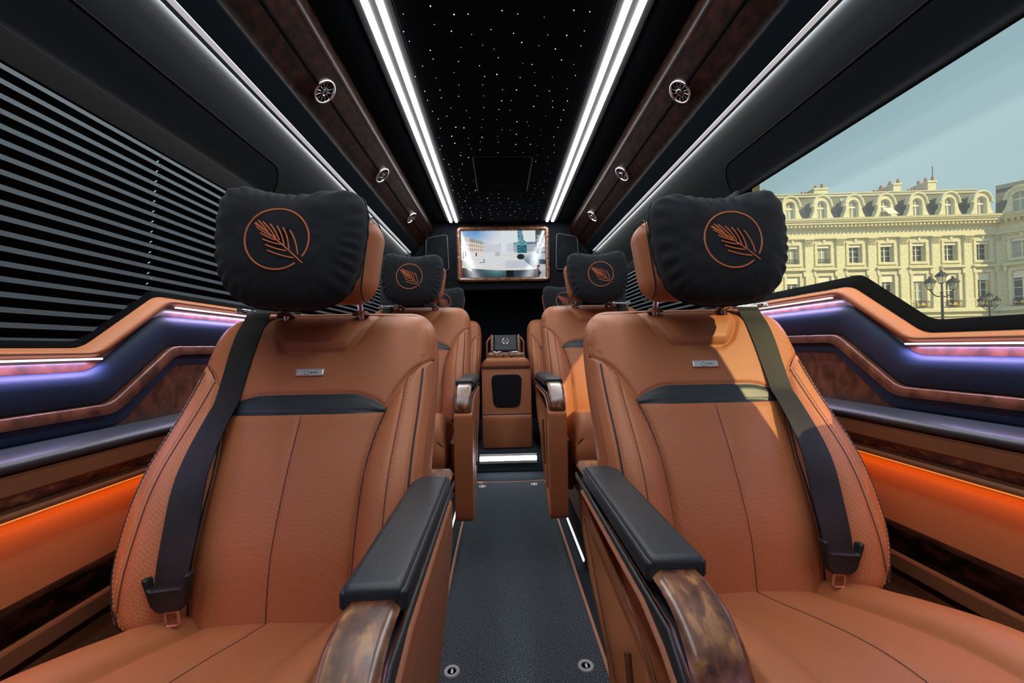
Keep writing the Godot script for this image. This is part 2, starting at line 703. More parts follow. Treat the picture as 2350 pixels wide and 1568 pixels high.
func straight(prof: Array, s: float, z0: float, z1: float, smooth := false) -> MB:
	# prof: (x, y) along z
	var m := MB.new()
	if smooth:
		var r := []
		for p in prof:
			r.append(PackedVector3Array([Vector3(s * p[0], p[1], z0), Vector3(s * p[0], p[1], z1)]))
		m.rows(r, s)
	else:
		for i in prof.size() - 1:
			var a: Array = prof[i]
			var c: Array = prof[i + 1]
			var d := Vector3(s * (c[0] - a[0]), c[1] - a[1], 0)
			var q := d.cross(Vector3(0, 0, s)).normalized()
			m.quad(Vector3(s * a[0], a[1], z0), Vector3(s * a[0], a[1], z1), Vector3(s * c[0], c[1], z1), Vector3(s * c[0], c[1], z0), q)
	return m


func side(s: float) -> void:
	var w := structure("wall_right" if s > 0 else "wall_left")
	var zf := -1.62
	var zn := ZB
	var G := curve([[zn, .930], [-.475, .930], [-.585, .843], [-.835, .843], [-1.0, .973], [zf, .970]])
	var A := curve([[zn, .900], [-.490, .900], [-.602, .815], [-.818, .815], [-.988, .941], [zf, .941]])
	var B := curve([[zn, .876], [-.458, .876], [-.573, .793], [-.847, .793], [-1.018, .917], [zf, .917]])
	var C := curve([[zn, .852], [-.486, .852], [-.59, .768], [-.83, .768], [-.985, .893], [zf, .893]])
	var D := curve([[zn, .778], [-.456, .778], [-.559, .698], [-.861, .698], [-1.018, .819], [zf, .822]])
	var E := curve([[zn, .755], [-.445, .755], [-.548, .675], [-.872, .675], [-1.032, .796], [zf, .797]])
	var F := curve([[zn, .730], [-.42, .730], [-.52, .647], [-.895, .647], [-1.045, .770], [zf, .770]])
	part("window_frame", loft(A, G, [[0, .868], [.3, .872], [.8, .895], [1, .906]], s), M.black_rubber, w)
	var rail := []
	for i in 9:
		var t := i / 8.0
		rail.append([t, .872 - .024 * sin(PI * minf(t * 1.05, 1.0)) - t * .010])
	rail.append([1.02, .868])
	part("leather_rail", loft(A, B, rail, s), M.tan_leather, w)
	part("wood_band", loft(B, C, [[-.1, .868], [0, .8665], [1, .8635]], s), M.red_wood, w)
	var pad := [[0, .866], [.01, .8625]]
	for i in 11:
		var t := i / 10.0
		pad.append([.02 + t * .96, .8610 - .012 * pow(sin(PI * pow(t, 0.75)), 0.8)])
	pad.append([1.0, .866])
	part("padded_panel", loft(C, D, pad, s), M.padded_navy, w)
	part("wood_strip", loft(D, E, [[-.02, .868], [0, .851], [.12, .846], [.88, .846], [1, .850], [1.02, .868]], s), M.red_wood, w)
	part("inner_panel", loft(E, F, [[0, .864], [.2, .862], [.85, .862], [1, .866]], s), M.padded_navy, w)
	var b := MB.new()
	b.quad(Vector3(s * .869, .775, -1.0), Vector3(s * .869, .775, zf), Vector3(s * .869, .640, zf), Vector3(s * .869, .640, -.86), Vector3(-s, 0, 0))
	part("wood_inlay", b, M.red_wood, w)
	b = MB.new()
	b.quad(Vector3(s * .870, .80, zn), Vector3(s * .870, .80, -1.02), Vector3(s * .870, .640, -.88), Vector3(s * .870, .640, zn), Vector3(-s, 0, 0))
	part("recess_panel", b, M.padded_navy, w)
	part("armrest_ledge", straight([[.870, .6465], [.84, .649], [.80, .6495], [.775, .646], [.763, .640], [.760, .633], [.764, .626], [.775, .622], [.80, .621]], s, zn, zf, true), M.navy_leather, w)
	part("upper_board", straight([[.79, .625], [.766, .622], [.7645, .616], [.7645, .593], [.768, .589], [.795, .588]], s, zn, zf), M.brown_leather, w)
	part("wood_slot", straight([[.793, .590], [.793, .563]], s, zn, zf), M.burl_wood, w)
	part("slot_lip", straight([[.795, .566], [.772, .5645], [.769, .560], [.769, .556], [.773, .553], [.80, .552]], s, zn, zf), M.brown_leather, w)
	part("lower_panel", straight([[.790, .555], [.788, .50], [.785, .45], [.783, .419]], s, zn, zf, true), M.tan_leather, w)
	part("lower_wood_band", straight([[.79, .424], [.776, .421], [.773, .416], [.773, .371], [.79, .368]], s, zn, zf), M.dark_wood, w)
	part("lower_board", straight([[.79, .368], [.768, .366], [.766, .362], [.766, .336], [.80, .332]], s, zn, zf), M.brown_leather, w)
	part("skirting", straight([[.80, .334], [.80, .315], [.776, .312], [.774, .0]], s, zn, -3.75), M.brown_leather, w)
	# the same trim, plain, beside the rows in front
	part("front_rail", straight([[.87, .941], [.852, .932], [.848, .925], [.852, .917], [.87, .915]], s, zf, -3.75, true), M.tan_leather, w)
	part("front_lining", straight([[.866, .918], [.860, .90], [.852, .86], [.857, .82], [.86, .70], [.86, .32]], s, zf, -3.75, true), M.padded_navy, w)
	# lining above the windows
	part("upper_panel", straight([[.815, 1.625], [.803, 1.617], [.7992, 1.611], [.7980, 1.604], [.7995, 1.596], [.8025, 1.589], [.8065, 1.580], [.8195, 1.550], [.8475, 1.486], [.872, 1.430], [.889, 1.390], [.893, 1.378], [.893, 1.368], [.899, 1.364], [.905, 1.368], [.952, 1.43]], s, zn, -3.40, true), M.upper_panel, w)
	var sl := PackedVector3Array()
	var zs := [[.8465, 1.4865, zn], [.8465, 1.4865, -1.44]]
	for i in 9:
		var t := i / 8.0 * PI / 2
		var y := 1.4865 - .07 * (1 - cos(t))
		zs.append([.8465 + (1.4865 - y) * .434, y, -1.47 - .06 * sin(t)])
	zs.append([.892, 1.38, -1.535])
	for p in zs:
		sl.append(Vector3(s * (p[0] - .0005), p[1], p[2]))
	b = MB.new()
	b.tube(sl, .0018, 6)
	part("panel_seam", b, M.black_rubber, w)
	b = MB.new()
	b.tube(PackedVector3Array([Vector3(s * .8993, 1.3665, zn), Vector3(s * .8993, 1.3665, -1.5)]), .0022, 6)
	part("glass_seal", b, M.grey_trim, w)
	# pillars between the windows, dark lining
	for z2 in [[ZB, -.392], [-1.49, -1.74], [-2.86, -3.75]]:
		b = MB.new()
		b.box(Vector3(s * .905, 1.16, (z2[0] + z2[1]) / 2), Vector3(.045, .46, absf(z2[0] - z2[1])), .012)
		part("pillar_lining", b, M.headliner, w)
	# outer skin
	b = MB.new()
	b.box(Vector3(s * .965, .38, (ZB - 3.85) / 2), Vector3(.03, .90, ZB + 3.85))
	b.box(Vector3(s * .965, 1.69, (ZB - 3.85) / 2), Vector3(.03, .47, ZB + 3.85))
	b.box(Vector3(s * .965, 1.15, (ZB - .22) / 2), Vector3(.03, .66, ZB + .22))
	b.box(Vector3(s * .965, 1.15, -1.61), Vector3(.03, .66, .22))
	b.box(Vector3(s * .965, 1.15, -3.36), Vector3(.03, .66, .98))
	part("outer_skin", b, M.black_plastic, w)
	# slot above the panel and the slim diffuser strip
	part("light_slot", straight([[.772, 1.600], [.772, 1.70], [.885, 1.70], [.885, 1.625], [.815, 1.625]], s, zn, -3.40), M.black_rubber, w)
	part("overhead_underside", straight([[.70, 1.664], [.705, 1.650], [.735, 1.618], [.750, 1.6015], [.7535, 1.6005], [.772, 1.6005]], s, zn, -3.40), M.black_suede, w)
	# overhead duct veneered in wood
	part("overhead_duct", straight([[.60, 1.868], [.586, 1.84], [.582, 1.80], [.5825, 1.789], [.586, 1.781], [.592, 1.776], [.60, 1.770], [.644, 1.724], [.692, 1.674], [.700, 1.664], [.703, 1.655]], s, zn, -3.40, true), M.dark_wood, w)
	part("duct_groove", straight([[.6395, 1.7275], [.643, 1.7225], [.6475, 1.7195]], s, zn, -3.40), M.black_rubber, w)
	# window glass
	for z3 in [[-.392, -1.49], [-1.74, -2.86]]:
		var zo: float = z3[0] + (.16 if z3[0] > -1.0 else 0.0)
		var g := structure("window_%d" % (1 + (0 if s > 0 else 2) + (0 if z3[0] > -1.0 else 1)))
		b = MB.new()
		b.box(Vector3(s * .945, 1.125, (zo + z3[1]) / 2), Vector3(.004, .62, absf(z3[1] - zo)))
		part("pane", b, M.window_glass, g)


# ------------------------------------------------------------------ lamps
func area(called: String, at: Vector3, towards: Vector3, along: Vector3, length: float, width: float, radiance: float, c: Color, parent: Node3D) -> void:
	var l := AreaLight3D.new()
	l.name = called
	l.area_size = Vector2(length, width)
	l.light_color = c.linear_to_srgb()
	l.light_energy = radiance * length * width / PI
	l.area_range = 12.0
	l.area_attenuation = 2.0
	l.shadow_enabled = true
	var z := -towards.normalized()
	var x := (along - z * along.dot(z)).normalized()
	l.transform = Transform3D(Basis(x, z.cross(x), z), at)
	parent.add_child(l, true)


func lamps() -> void:
	var white := Color(0.94, 0.97, 1.0)
	var z0 := 1.0
	var z1 := -3.33
	var zm := (z0 + z1) / 2
	for s in [-1.0, 1.0]:
		var t := thing("ceiling_light", "%s double ceiling LED strip running along the starry headliner" % ("right-hand" if s > 0 else "left-hand"), "ceiling light", Vector3(s * .404, 1.868, 0), "double ceiling light strips")
		var b := MB.new()
		b.box(Vector3(0, -.003, zm), Vector3(.119, .006, z0 - z1), .002)
		part("housing", b, M.strip_housing, t)
		for k in [-.0245, .0215]:
			b = MB.new()
			b.box(Vector3(s * k, -.011, zm), Vector3(.0205, .012, z0 - z1 - .01), .003, 2)
			part("diffuser", b, M.led_white, t, "glowing white strip")
			area("strip_light", Vector3(s * k, -.019, zm), Vector3.DOWN, Vector3.BACK, z0 - z1 - .01, .02, 17.0, white, t)
		# slim strip and hidden wash beside the overhead duct
		t = thing("wash_light", "slim dim light strip above the %s" % ("right window" if s > 0 else "blinds on the left"), "light strip", Vector3(s * .762, 1.60, 0), "slim strips under the overhead ducts")
		b = MB.new()
		b.box(Vector3(0, -.001, (ZB - 3.3) / 2), Vector3(.018, .004, ZB + 3.3), .001)
		part("diffuser", b, M.led_dim, t)
		b = MB.new()
		b.box(Vector3(s * .0125, .034, (ZB - 3.36) / 2), Vector3(.004, .010, ZB + 3.36), .001)
		part("emitter", b, M.led_hidden, t)
		area("wash", Vector3(s * .0172, .0260, (ZB - 3.36) / 2), Vector3(s * .95, -.30, 0), Vector3.BACK, ZB + 3.36, .006, 560.0, Color(1.0, .95, .89), t)
		# lavender lines under the leather rail
		for k in 3:
			var za: float = [-1.03, -.578, 1.0][k]
			var zb: float = [-3.3, -.842, -.46][k]
			var y: float = [.9135, .7895, .8725][k]
			t = thing("accent_light", "lavender light line under the %s part of the %s leather rail" % [["upper far", "lower", "upper near"][k], "right" if s > 0 else "left"], "light strip", Vector3(s * .8505, y + .0025, 0), "lavender accent lines")
			b = MB.new()
			b.box(Vector3(0, 0, (za + zb) / 2), Vector3(.008, .004, za - zb), .0015)
			part("diffuser", b, M.led_lavender, t)
			area("accent", Vector3(-s * .001, -.0035, (za + zb) / 2), Vector3(-s * .15, -1, 0), Vector3.BACK, za - zb, .006, 75.0, Color(0.66, 0.48, 1.0), t)
		# orange light on the lower panel
		t = thing("glow_light", "orange glow strip above the %s lower leather panel" % ("right" if s > 0 else "left"), "light strip", Vector3(s * .778, .5515, 0), "orange glow strips")
		b = MB.new()
		b.box(Vector3(0, 0, (1.0 - 1.6) / 2), Vector3(.008, .003, 2.6), .001)
		part("diffuser", b, M.led_orange, t)
		area("orange_glow", Vector3(-s * .004, -.004, -.3), Vector3(-s * .05, -1, 0), Vector3.BACK, 2.6, .012, 10.5, Color(1.0, .26, .01), t)
		# strip at the foot of the plinth
		t = thing("floor_light", "white light line at the foot of the %s seat plinth" % ("right" if s > 0 else "left"), "light strip", Vector3(s * .257, .022, -2.0), "floor light lines")
		b = MB.new()
		b.box(Vector3(0, 0, 0), Vector3(.006, .012, 1.1), .002)
		part("diffuser", b, M.led_cool, t)
		area("floor_glow", Vector3(-s * .005, 0, 0), Vector3(-s, -.3, 0), Vector3.BACK, 1.1, .010, 1.2, white, t)
	# step light below the console
	var st := thing("step_light", "bright white light bar on the carpeted step below the console", "step light", Vector3(.006, .088, -2.566))
	var c := MB.new()
	c.box(Vector3(0, 0, 0), Vector3(.37, .062, .012), .004)
	part("housing", c, M.satin_metal, st)
	c = MB.new()
	c.box(Vector3(0, .002, .008), Vector3(.365, .026, .008), .003)
	part("diffuser", c, M.led_white, st)
	area("step_glow", Vector3(0, 0, .016), Vector3(0, -.35, 1), Vector3.RIGHT, .36, .034, 6.0, white, st)


# ------------------------------------------------------------------ seats
# s runs across the seat (0 its middle, + towards the side wall), y up from the floor the seat stands on, d back from the front
const DC := [[.24, .77], [.31, .773], [.40, .785], [.455, .802], [.56, .850], [.66, .906], [.75, .948], [.80, .972], [.86, 1.004], [.90, 1.03]]
const SC := [[.26, .142], [.30, .143], [.375, .147], [.55, .150], [.62, .161], [.66, .174], [.70, .191], [.74, .218], [.765, .247], [.785, .30]]
const WC := [[.26, .185], [.30, .200], [.36, .236], [.43, .260], [.50, .269], [.62, .269], [.72, .268], [.78, .266], [.82, .260]]
const YC := [[.37, .386], [.40, .396], [.47, .398], [.536, .388], [.635, .358], [.70, .335], [.775, .312], [.83, .297]]
const YTOP := .888


func seat_w(y: float) -> float:
	if y <= .80:
		return lerp_table(WC, y)
	var q := clampf((y - .80) / (YTOP - .80), 0.0, 1.0)
	return .263 - .070 * (1.0 - sqrt(maxf(0.0, 1.0 - q * q)))


func pad_w(y: float) -> float:
	return .056 + .070 * sqrt(clampf((y - .795) / .09, 0.0, 1.0))


func band_top(a: float) -> float:
	return .704 - .034 * pow(clampf((a - .085) / .095, 0.0, 1.0), 2.2)


func gro(d: float, w: float) -> float:
	var q := d / w
	return exp(-q * q) if absf(q) < 3.0 else 0.0


func back_h(s: float, y: float) -> float:
	# height of the front of the backrest towards the viewer
	var a := absf(s)
	var z := .9 - lerp_table(DC, y)
	var sw := lerp_table(SC, y)
	var w := seat_w(y)
	var env := smoothstep(.25, .36, y) * (1.0 - smoothstep(.52, .79, y))
	var p := clampf((a - sw) / maxf(.262 - sw, .02), 0.0, 1.0)
	if a > sw:
		z += env * .062 * sin(PI * pow(p, .72) * .78)
	# body of the panels
	if a < sw and y < .664:
		z += .010 * (1.0 - pow(a / sw, 2.0)) - .004
		z += .004 * sin(PI * clampf(absf(s) / sw, 0, 1))
	z -= .022 * pow(a / .26, 3.0) * smoothstep(.56, .80, y)
	var r := .034
	var q := (a - (w - r)) / r
	if q > 0.0:
		z -= .034 * (1.0 - sqrt(maxf(0.0, 1.0 - minf(q, 1.0) * minf(q, 1.0))))
	var qt := (y - (YTOP - .04)) / .04
	if qt > 0.0:
		z -= .05 * (1.0 - sqrt(maxf(0.0, 1.0 - minf(qt, 1.0) * minf(qt, 1.0))))
	# seams
	var g := 0.0
	if y < .69:
		g = maxf(g, .0028 * gro(s, .0045) * (1.0 - smoothstep(.655, .668, y)))
		g = maxf(g, .004 * gro(y - .664, .005) * (1.0 - smoothstep(sw - .004, sw + .006, a)))
	if y < .785:
		g = maxf(g, .007 * gro(a - sw, .0075))
		var l2 := maxf(.213, sw + .002)
		g = maxf(g, .0035 * gro(a - l2, .0045) * (1.0 - smoothstep(.72, .75, y)))
		g = maxf(g, .003 * gro(a - (w - .020), .004))
	if y > .66 and y < .72:
		g = maxf(g, .0045 * gro(y - band_top(a), .005) * (1.0 - smoothstep(sw - .004, sw + .006, a)))
	if y > .78:
		var pw := pad_w(y)
		var sd := maxf(a - pw, .795 - y)
		g = maxf(g, .006 * gro(sd, .006))
		z += .011 * smoothstep(.0, .03, -sd)
	return z - g


func cushion_h(s: float, d: float) -> float:
	var a := absf(s)
	var y := lerp_table(YC, d)
	var p := clampf((a - .118) / .098, 0.0, 1.0)
	if a > .118:
		y += .020 * sin(PI * pow(p, .8) * .8)
	else:
		y += .006 * (1.0 - pow(a / .118, 2.0)) - .003
	var q := (a - .188) / .028
	if q > 0.0:
		y -= .035 * (1.0 - sqrt(maxf(0.0, 1.0 - minf(q, 1.0) * minf(q, 1.0))))
	var f := (.455 - d) / .085
	if f > 0.0:
		y -= .085 * (1.0 - sqrt(maxf(0.0, 1.0 - minf(f, 1.0) * minf(f, 1.0))))
	var g := .0028 * gro(s, .0045)
	g = maxf(g, .006 * gro(a - .118, .007))
	g = maxf(g, .004 * gro(d - .452, .005) * (1.0 - smoothstep(.118, .124, a)))
	return y - g


class Field:
	var ni: int
	var nj: int
	var u0: float
	var v0: float
	var st: float
	var pos := PackedVector3Array()   # (u, v, height)
	var nor := PackedVector3Array()

	func _init(a0: float, a1: float, b0: float, b1: float, step: float, h: Callable) -> void:
		u0 = a0
		v0 = b0
		st = step
		ni = int(round((a1 - a0) / step)) + 1
		nj = int(round((b1 - b0) / step)) + 1
		var half := (ni - 1) / 2
		pos.resize(ni * nj)
		for j in nj:
			var y := b0 + j * step
			for i in ni:
				if i > half:
					var m := pos[j * ni + (ni - 1 - i)]
					pos[j * ni + i] = Vector3(-m.x, y, m.z)
				else:
					var x := a0 + i * step
					pos[j * ni + i] = Vector3(x, y, h.call(x, y))
		nor.resize(ni * nj)
		for j in nj:
			for i in ni:
				var i0 := maxi(i - 1, 0)
				var i1 := mini(i + 1, ni - 1)
				var j0 := maxi(j - 1, 0)
				var j1 := mini(j + 1, nj - 1)
				var dx := (pos[j * ni + i1].z - pos[j * ni + i0].z) / ((i1 - i0) * st)
				var dy := (pos[j1 * ni + i].z - pos[j0 * ni + i].z) / ((j1 - j0) * st)
				nor[j * ni + i] = Vector3(-dx, -dy, 1.0).normalized()

	func region(f: Callable, to: Callable, to_n: Callable) -> MB:
		var val := PackedFloat32Array()
		val.resize(ni * nj)
		for k in ni * nj:
			val[k] = f.call(pos[k].x, pos[k].y)
		var mb := MB.new()
		var ids := PackedInt32Array()
		ids.resize(ni * nj)
		ids.fill(-1)
		for j in nj - 1:
			for i in ni - 1:
				var c := [j * ni + i, j * ni + i + 1, (j + 1) * ni + i + 1, (j + 1) * ni + i]
				var inside := 0
				for k in c:
					if val[k] < 0.0:
						inside += 1
				if inside == 0:
					continue
				var poly := []
				for e in 4:
					var a: int = c[e]
					var b: int = c[(e + 1) % 4]
					if val[a] < 0.0:
						if ids[a] < 0:
							ids[a] = mb.vert(to.call(pos[a]), to_n.call(nor[a]))
						poly.append(ids[a])
					if (val[a] < 0.0) != (val[b] < 0.0):
						var t := val[a] / (val[a] - val[b])
						poly.append(mb.vert(to.call(pos[a].lerp(pos[b], t)), to_n.call(nor[a].lerp(nor[b], t).normalized())))
				for e in range(1, poly.size() - 1):
					mb.tri(poly[0], poly[e], poly[e + 1])
		return mb


var back_field: Field
var seat_field: Field


func seats() -> void:
	back_field = Field.new(-.272, .272, .24, .896, .004, back_h)
	seat_field = Field.new(-.22, .22, .368, .832, .004, cushion_h)
	var names := {1: "right", -1: "left"}
	var protos := {}
	for sd in [1, -1]:
		var t := thing("captain_chair", "", "seat", Vector3(sd * .46, 0, -.9 if sd > 0 else -.862), "tan leather captain chairs")
		make_seat(t, float(sd))
		protos[sd] = t
	var pil: Node3D = make_pillow()
	protos[1].set_meta("label", "nearest right-hand tan leather chair, sunlit across its upper backrest, black belt on its window side")
	protos[-1].set_meta("label", "nearest left-hand tan leather chair in shade, beside the closed dark blinds")
	copy_of(protos[1], "captain_chair", "second right-hand tan leather chair, with a triangle of sunlight on its backrest", Vector3(.46, .13, -1.99))
	copy_of(protos[-1], "captain_chair", "second left-hand tan leather chair, unlit by sun, behind the nearest left chair", Vector3(-.46, .13, -1.99))
	var r3a := copy_of(protos[1], "captain_chair", "farthest right-hand tan leather chair, mostly hidden, right of the centre console", Vector3(.455, .13, -3.06))
	var r3b := copy_of(protos[-1], "captain_chair", "farthest left-hand tan leather chair, mostly hidden, left of the centre console", Vector3(-.455, .13, -3.06))
	for o in [r3a, r3b]:   # the console takes the place of their aisle arms
		for c in o.get_children():
			if c.name.begins_with("armrest"):
				o.remove_child(c)
				c.free()
	var at := [Vector3(.46, 0, -.9), Vector3(-.46, 0, -.862), Vector3(.46, .13, -1.99), Vector3(-.46, .13, -1.99), Vector3(.455, .13, -3.06), Vector3(-.455, .13, -3.06)]
	var labs := ["black neck pillow with a copper leaf emblem on the nearest right chair, corner in sunlight",
		"largest black neck pillow with a copper leaf emblem, in front of the left blinds",
		"black neck pillow with leaf emblem on the second right chair",
		"black neck pillow with leaf emblem on the second left chair, below the left loudspeaker",
		"small half-hidden black neck pillow on the farthest right chair",
		"small half-hidden black neck pillow on the farthest left chair"]
	for k in 6:
		var off := Vector3(0, 1.012, .022)
		if k == 0:
			pil.position = at[0] + off
			pil.set_meta("label", labs[0])
		else:
			copy_of(pil, "neck_pillow", labs[k], at[k] + off)
	for c in get_children():
		if c.name.begins_with("neck_pillow"):
			c.rotation_degrees = Vector3(-6, 0, 0)
			c.rotation_degrees.z = 2.5 if c.position.x > 0 else -2.5


func make_seat(t: Node3D, sd: float) -> void:
	var to := func(p: Vector3) -> Vector3: return Vector3(sd * p.x, p.y, p.z)
	var to_n := func(q: Vector3) -> Vector3: return Vector3(sd * q.x, q.y, q.z)
	var S := func(y: float) -> float: return lerp_table(SC, y)
	var out := func(s: float, y: float) -> float: return maxf(absf(s) - seat_w(y), y - YTOP)
	# backrest panels
	for k in [-1.0, 1.0]:
		part("backrest_panel", back_field.region(func(s, y): return maxf(maxf(y - .664, -s * k), absf(s) - lerp_table(SC, y)), to, to_n), M.perforated_leather, t)
	part("backrest_band", back_field.region(func(s, y): return maxf(maxf(.664 - y, y - band_top(absf(s))), absf(s) - lerp_table(SC, y)), to, to_n), M.navy_leather, t, "dark leather band across the backrest")
	var yoke := func(s: float, y: float) -> float:
		var a := absf(s)
		var f := maxf(band_top(a) - y, a - lerp_table(SC, y)) if y < .785 else -1.0
		var pd := maxf(a - pad_w(y), .795 - y)
		return maxf(maxf(f, out.call(s, y)), -pd)
	part("shoulder_panel", back_field.region(yoke, to, to_n), M.perforated_leather, t)
	part("neck_pad", back_field.region(func(s, y): return maxf(maxf(absf(s) - pad_w(y), .795 - y), y - YTOP), to, to_n), M.tan_leather, t)
	for k in [-1.0, 1.0]:
		part("side_bolster", back_field.region(func(s, y): return maxf(maxf(lerp_table(SC, y) - s * k, s * k - maxf(.213, lerp_table(SC, y) + .002)), y - .785), to, to_n), M.perforated_leather, t)
		part("bolster_border", back_field.region(func(s, y): return maxf(maxf(maxf(.213, lerp_table(SC, y) + .002) - s * k, s * k - seat_w(y)), y - .785), to, to_n), M.tan_leather, t)
	# sides and back of the backrest
	var loop := []
	for i in 30:
		var y := .26 + (.80 - .26) * i / 29.0
		loop.append(Vector2(-seat_w(y), y))
	for i in range(1, 13):
		var y := .80 + (YTOP - .80) * sin(i / 12.0 * PI / 2)
		loop.append(Vector2(-seat_w(y), y))
	for i in range(1, 8):
		loop.append(Vector2(lerpf(-seat_w(YTOP), seat_w(YTOP), i / 8.0), YTOP))
	for i in range(41, -1, -1):
		loop.append(Vector2(-loop[i].x, loop[i].y))
	var rr := []
	for k in 8:
		var u := k / 7.0
		var ring := PackedVector3Array()
		for i in loop.size():
			var p: Vector2 = loop[i]
			var e: Vector2 = (loop[mini(i + 1, loop.size() - 1)] - loop[maxi(i - 1, 0)]).normalized()
			var q := Vector2(-e.y, e.x)
			var z0 := back_h(p.x * .999, minf(p.y, YTOP - .0005))
			var zb := .9 - lerp_table(DC, p.y) - .135
			var o := p + q * (.007 * sin(PI * minf(u * 1.4, 1.0))) * (1.0 if u < .72 else 1.0)
			o -= q * .03 * smoothstep(.6, 1.0, u)
			ring.append(Vector3(sd * o.x, o.y, lerpf(z0, zb, u)))
		rr.append(ring)
	var mb := MB.new()
	mb.rows(rr, sd)
	var back := PackedVector3Array()
	for i in 14:
		var y := .27 + (YTOP - .03 - .27) * i / 13.0
		back.append(Vector3(y, seat_w(y) - .028, .9 - lerp_table(DC, y) - .134))
	var br := []
	for p in back:
		br.append(PackedVector3Array([Vector3(-p.y, p.x, p.z), Vector3(0, p.x, p.z - .012), Vector3(p.y, p.x, p.z)]))
	mb.rows(br, -1.0)
	part("backrest_shell", mb, M.tan_leather, t)
	# dark piping and threads
	mb = MB.new()
	for k in [-1.0, 1.0]:
		var path := PackedVector3Array()
		for i in 30:
			var y := .27 + (.665 - .27) * i / 29.0
			var a: float = S.call(y)
			path.append(Vector3(sd * k * a, y, back_h(a, y) + .0012))
		mb.tube(path, .0022, 6)
		part("piping", mb, M.dark_thread, t, "dark piping")
		mb = MB.new()
		path = PackedVector3Array()
		for i in 34:
			var y := .28 + (.755 - .28) * i / 33.0
			var a := seat_w(y) - .020
			path.append(Vector3(sd * k * a, y, back_h(a, y) + .001))
		mb.tube(path, .0021, 6)
		part("piping", mb, M.dark_thread, t, "dark piping")
		mb = MB.new()
	mb = MB.new()
	var seam := PackedVector3Array()
	for i in 24:
		var y := .28 + (.663 - .28) * i / 23.0
		seam.append(Vector3(0, y, back_h(0, y) + .0002))
	mb.tube(seam, .0012, 5)
	part("seam_thread", mb, M.seam_thread, t)
	for k in [-1.0, 1.0]:
		mb = MB.new()
		var path := PackedVector3Array()
		for i in 30:
			var y := .30 + (.735 - .30) * i / 29.0
			var a := maxf(.213, lerp_table(SC, y) + .002)
			path.append(Vector3(sd * k * a, y, back_h(a, y) + .0006))
		mb.tube(path, .0013, 5)
		part("seam_thread", mb, M.seam_thread, t)
	mb = MB.new()
	for k in [-1.0, 1.0]:
		for row in 3:
			var i := 0
			var y := .31
			while y < .735:
				var a: float = [maxf(.213, lerp_table(SC, y) + .002) + .007, seat_w(y) - .028, seat_w(y) - .0135][row]
				var y1 := y + .0045
				if row < 2 or y < .74:
					var p0 := Vector3(sd * k * a, y, back_h(a, y) + .0004)
					var p1 := Vector3(sd * k * a, y1, back_h(a, y1) + .0004)
					mb.tube(PackedVector3Array([p0, p1]), .0009, 4)
				y += .0072
				i += 1
	part("stitching", mb, M.thread, t, "", "stuff")
	# cushion
	var c_to := func(p: Vector3) -> Vector3: return Vector3(sd * p.x, p.z, .9 - p.y)
	var c_n := func(q: Vector3) -> Vector3: return Vector3(sd * q.x, q.z, -q.y)
	var c_out := func(s: float, d: float) -> float: return maxf(absf(s) - .2155, .3705 - d)
	for k in [-1.0, 1.0]:
		part("seat_panel", seat_field.region(func(s, d): return maxf(maxf(-s * k, absf(s) - .118), maxf(.3705 - d, d - .83)), c_to, c_n), M.tan_leather, t)
		part("seat_bolster", seat_field.region(func(s, d): return maxf(maxf(.118 - s * k, d - .83), c_out.call(s, d)), c_to, c_n), M.tan_leather, t)
	loop = [Vector2(-.2155, .83)]
	for i in range(1, 14):
		loop.append(Vector2(-.2155, lerpf(.83, .372, i / 13.0)))
	for i in range(1, 15):
		loop.append(Vector2(lerpf(-.2155, .2155, i / 14.0), .3712))
	for i in range(1, 14):
		loop.append(Vector2(.2155, lerpf(.372, .83, i / 13.0)))
	rr = []
	for k in 6:
		var u := k / 5.0
		var ring := PackedVector3Array()
		for p in loop:
			var y0 := cushion_h(p.x, p.y)
			var bul := 1.0 + .02 * sin(PI * u)
			ring.append(Vector3(sd * p.x * bul, lerpf(y0, .225, u), .9 - (p.y - .012 * sin(PI * u) * (1.0 if p.y < .375 else 0.0))))
		rr.append(ring)
	mb = MB.new()
	mb.rows(rr, -sd)
	part("cushion_side", mb, M.tan_leather, t)
	mb = MB.new()
	seam = PackedVector3Array()
	for i in 40:
		var d := .3725 + .43 * i / 39.0
		seam.append(Vector3(0, cushion_h(0, d) + .0002, .9 - d))
	mb.tube(seam, .0012, 5)
	part("cushion_seam", mb, M.seam_thread, t)
	mb = MB.new()
	mb.box(Vector3(0, .115, .9 - .63), Vector3(.41, .225, .46), .015)
	part("seat_base", mb, M.brown_leather, t)
	# headrest on two posts
	mb = MB.new()
	mb.box(Vector3(0, 0, 0), Vector3(.300, .205, .125), .052, 5)
	for i in mb.v.size():
		var p := mb.v[i]
		p.x *= lerpf(.86, 1.0, smoothstep(-.1, .05, p.y))
		p.z += .10 * p.y * -.25
		mb.v[i] = p + Vector3(0, 1.012, -.098)
	part("headrest", mb, M.tan_leather, t)
	for k in [-1.0, 1.0]:
		var hp := MB.new()
		var path := PackedVector3Array()
		for p in rounded([Vector2(-.106, -.0535), Vector2(-.106, .0535), Vector2(.106, .0535), Vector2(.106, -.0535)], .045, 6):
			var y := p.x * .94
			var wx := .133 * lerpf(.86, 1.0, smoothstep(-.1, .05, y))
			path.append(Vector3(k * wx, y + 1.012, p.y * .98 - .098 - .025 * y))
		hp.tube(path, .0016, 6, true)
		put("headrest_piping", hp.mesh(), M.dark_thread, t.get_node("headrest"))
